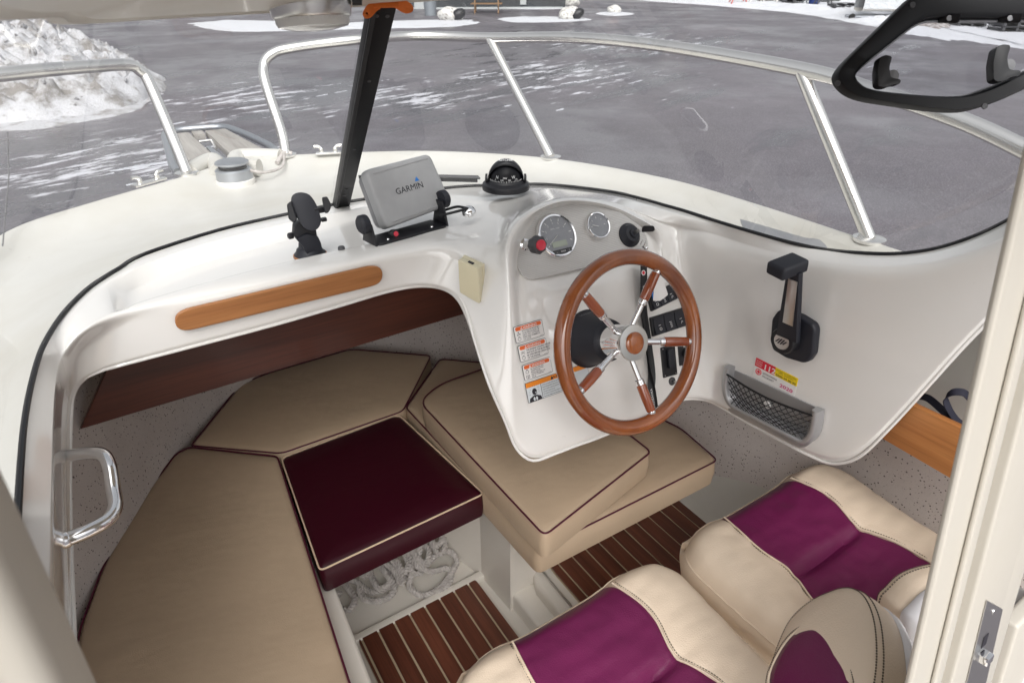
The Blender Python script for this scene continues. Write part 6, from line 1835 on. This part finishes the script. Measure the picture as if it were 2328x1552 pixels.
# dark timber building beyond the yard
A, B = PG(860, 22), PG(1285, 20)
u_ = (B - A).normalized(); n_ = Vector((u_.y, -u_.x, 0))
bl_ = thing('building', tuple((A + B) / 2), 'long dark boatyard building behind the picnic table', 'building')
Wb = (B - A).length; Hb = 5.0
m = MB(); m.box((A + B) / 2 - n_ * 4 + Vector((0, 0, Hb / 2 - .6)), u_ * (Wb / 2), n_ * 4, (0, 0, Hb / 2 + .6), .02, 1); wl_ = m.build('wall', 'wall_dark', bl_)
for k in range(34):
    a = A + u_ * (Wb * (k + .5) / 34) + n_ * .012
    m = MB(); m.box(up(a, 1.6), u_ * (Wb / 68 * .93), n_ * .02, (0, 0, 1.7), 0, 1); m.build('plank', 'wall_dark', wl_)
def wallthing(name, px0, px1, z0, z1, mat, d=.04):
    a, b = PL(px0, 20, A, n_), PL(px1, 20, A, n_)
    a.z = ground_z(a.x, a.y); b.z = a.z
    m = MB(); m.box((a + b) / 2 + n_ * d + Vector((0, 0, (z0 + z1) / 2)), u_ * ((b - a).length / 2), n_ * .03, (0, 0, (z1 - z0) / 2), .01, 1); return m.build(name, mat, bl_)
wallthing('door', 942, 968, 0, 2.1, 'door_grey', .06)
wallthing('door', 1182, 1196, .2, 2.1, 'door_grey', .06)
wallthing('door', 1198, 1214, .5, 2.1, 'door_grey', .06)
wallthing('window', 985, 1022, 1.0, 2.0, 'window_dark', .05)
wallthing('plinth', 900, 1280, -.5, .10, 'door_grey', .02)
# low notice boxes, planter, picnic table in front of it
q = PG(979, 36); t_ = thing('planter', tuple(q), 'tall zinc planter standing before the dark building', 'planter')
m = MB(); m.lathe(q, (0, 0, 1), [(.28, 0), (.34, .95), (.35, 1.0), (.31, 1.0), (.30, .9), (0, .88)], 24); m.build('pot', 'zinc', t_)
m = MB()
for k in range(60):
    a = random.uniform(0, 6.28); r_ = random.uniform(0, .25); h_ = random.uniform(.2, .5)
    b_ = q + Vector((math.cos(a) * r_ * .6, math.sin(a) * r_ * .6, .95)); e_ = q + Vector((math.cos(a) * r_ * 1.6, math.sin(a) * r_ * 1.6, 1.0 + h_))
    m.ring_tube([b_, b_.lerp(e_, .6) + Vector((0, 0, .08)), e_], [.02, .015, .004], 4)
m.build('leaves', 'green_leaf', t_)
q0, q1 = PG(1072, 30), PG(1142, 30)
t_ = thing('picnic_table', tuple((q0 + q1) / 2), 'brown wooden picnic table before the dark building', 'table')
c_ = (q0 + q1) / 2; L_ = (q1 - q0).length / 2; d_ = (q1 - q0).normalized(); s_ = Vector((-d_.y, d_.x, 0))
for k in range(4):
    m = MB(); m.box(up(c_ + s_ * (-.3 + .2 * k), .74), d_ * L_, s_ * .09, (0, 0, .02), .004, 1); m.build('top_plank', 'wood_grey_far', t_)
for k in (-1, 1):
    m = MB(); m.box(up(c_ + s_ * .7 * k, .44), d_ * L_, s_ * .13, (0, 0, .02), .004, 1); m.build('bench_plank', 'wood_grey_far', t_)
    for j in (-1, 1):
        m = MB(); m.ring_tube([up(c_ + d_ * L_ * .75 * k + s_ * .65 * j, 0), up(c_ + d_ * L_ * .75 * k + s_ * .2 * j, .72)], .035, 6); m.build('leg', 'wood_grey_far', t_)
# trestles, barrel and laid-up boats beyond the bank
def trestle(label, px, py, mat, hgt=1.0, w=.5):
    q = PG(px, py); t_ = thing('boat_trestle', tuple(q), label, 'trestle', 'boat trestles beyond the snow bank')
    for a, b in ((-1, -1), (1, -1), (-1, 1), (1, 1)):
        m = MB(); m.ring_tube([q + rt_ * w * a + fw_ * .35 * b, up(q + rt_ * w * .25 * a, hgt)], .035, 6); m.build('leg', mat, t_)
    m = MB(); m.ring_tube([up(q - rt_ * w, hgt), up(q + rt_ * w, hgt)], .04, 6); m.build('beam', mat, t_)
    m = MB(); m.ring_tube([up(q - rt_ * w * .7, hgt * .4), up(q + rt_ * w * .7, hgt * .4)], .025, 6); m.build('brace', mat, t_)
trestle('red steel trestle at left end of the laid-up boats', 1676, 14, 'red_paint')
trestle('white steel trestle next to the red one', 1716, 15, 'plastic_white')
trestle('pale trestle in front of the dark hull', 1775, 18, 'plastic_white')
trestle('pale trestle left of the blue barrel', 1812, 18, 'galvanised')
trestle('dark trestle right of the blue barrel', 1868, 22, 'dark_grey')
trestle('dark trestle at the right beneath the laid-up hull', 2230, 62, 'dark_grey')
q = PG(1848, 20); t_ = thing('barrel', tuple(q), 'blue plastic barrel among the trestles', 'barrel')
m = MB(); m.lathe(q, (0, 0, 1), [(.27, 0), (.29, .05), (.29, .3), (.30, .32), (.29, .34), (.29, .6), (.30, .62), (.29, .64), (.29, .88), (.26, .92), (0, .92)], 24); m.build('body', 'blue_plastic', t_)
m = MB(); m.lathe(up(q, .92), (0, 0, 1), [(.22, 0), (.22, .02), (0, .02)], 20); m.build('lid', 'dark_grey', t_)
def laid_boat(label, px0, px1, py, z0, hgt, mat, group=None, keel=.35):
    a, b = PG(px0, py), PG(px1, py); d_ = (b - a).normalized(); s_ = Vector((-d_.y, d_.x, 0)); L_ = (b - a).length
    t_ = thing('laid_up_boat', tuple((a + b) / 2), label, 'boat', group)
    rows = []
    for i in range(25):
        f = i / 24; w_ = .95 * math.sin(math.pi * min(1, .12 + f * .75)) ** .7 if f < .95 else .5
        c_ = a.lerp(b, f); r = []
        for j in range(17):
            th = math.pi * j / 16; x = math.cos(th) * w_
            z_ = z0 + keel * (1 - math.sin(th)) if j < 0 else z0 + hgt * (math.sin(th) ** .8) + .06 * mn.noise(Vector((i * .6, j * .8, px0)))
            if j in (0, 16): z_ = z0 + .1
            r.append(c_ + s_ * x + Vector((0, 0, z_)))
        rows.append(r)
    m = MB(); m.grid(rows); m.build('cover', mat, t_, angle=80)
    rows = []
    for i in range(25):
        f = i / 24; w_ = .95 * math.sin(math.pi * min(1, .12 + f * .75)) ** .7 if f < .95 else .5
        c_ = a.lerp(b, f); r = []
        for j in range(9):
            th = math.pi * j / 8; r.append(c_ + s_ * math.cos(th) * w_ * .97 + Vector((0, 0, z0 + .12 - keel * math.sin(th))))
        rows.append(r)
    m = MB(); m.grid(rows); m.build('hull', 'plastic_white', t_, angle=80)
    # trailer under it
    for k in (-.5, .5):
        m = MB(); m.ring_tube([up(a + s_ * k - d_ * .3, max(.12, z0 - .22)), up(b + s_ * k, max(.12, z0 - .22))], .05, 6); m.build('trailer_rail', 'galvanised', t_)
        m = MB(); m.lathe(up(a.lerp(b, .6) + s_ * k * 1.5, .28), s_, [(.28, -.1), (.28, .1), (.14, .1), (0, .1)], 20); m.build('wheel', 'tyre', t_)
    m = MB(); m.ring_tube([up(a - d_ * .2, max(.3, z0 - .1)), up(a - d_ * .2 + s_ * .0, .12)], .04, 6); m.build('jockey_leg', 'galvanised', t_)
    m = MB(); m.lathe(up(a - d_ * .2, .14), s_, [(.14, -.05), (.14, .05), (0, .05)], 16); m.build('jockey_wheel', 'tyre', t_)
    return t_
laid_boat('boat under a pale grey tarpaulin on a trailer beyond the bank', 1945, 2330, 47, .40, 1.5, 'tarp', keel=.15)
laid_boat('dark blue hull laid up at the far right behind the window frame', 2170, 2420, 60, .45, 1.2, 'navy_cloth', keel=.2)
laid_boat('dark covered hull behind the trestles', 1730, 1900, 12, .15, .9, 'wall_dark', keel=.1)
def pallet(label, px, py, k):
    q = PG(px, py); t_ = thing('pallet_stack', tuple(q), label, 'pallets', 'pallet stacks beyond the snow bank')
    for i in range(k):
        for j in range(5):
            m = MB(); m.box(up(q + fw_ * (-.4 + .2 * j), .16 * i + .14), rt_ * .6, fw_ * .07, (0, 0, .012)); m.build('slat', 'dark_grey', t_)
        for j in (-1, 0, 1):
            m = MB(); m.box(up(q + rt_ * .52 * j, .16 * i + .06), rt_ * .05, fw_ * .45, (0, 0, .05)); m.build('bearer', 'dark_grey', t_)
pallet('dark pallet stack left of the blue barrel', 1795, 19, 5)
pallet('dark pallet stack under the pale tarpaulin boat', 1910, 30, 3)
pallet('dark pallet stack seen through the left of the black framed window', 2190, 70, 4)
pallet('dark pallet stack seen at the right of the black framed window', 2290, 80, 4)
blob('gravel_heap', 'grey gravel heap seen through the black framed window', [(2060, 62), (2130, 50), (2220, 66), (2160, 76), (2090, 72)], .45, 'gravel_heap', 'heap', seed=4, rough=.3)
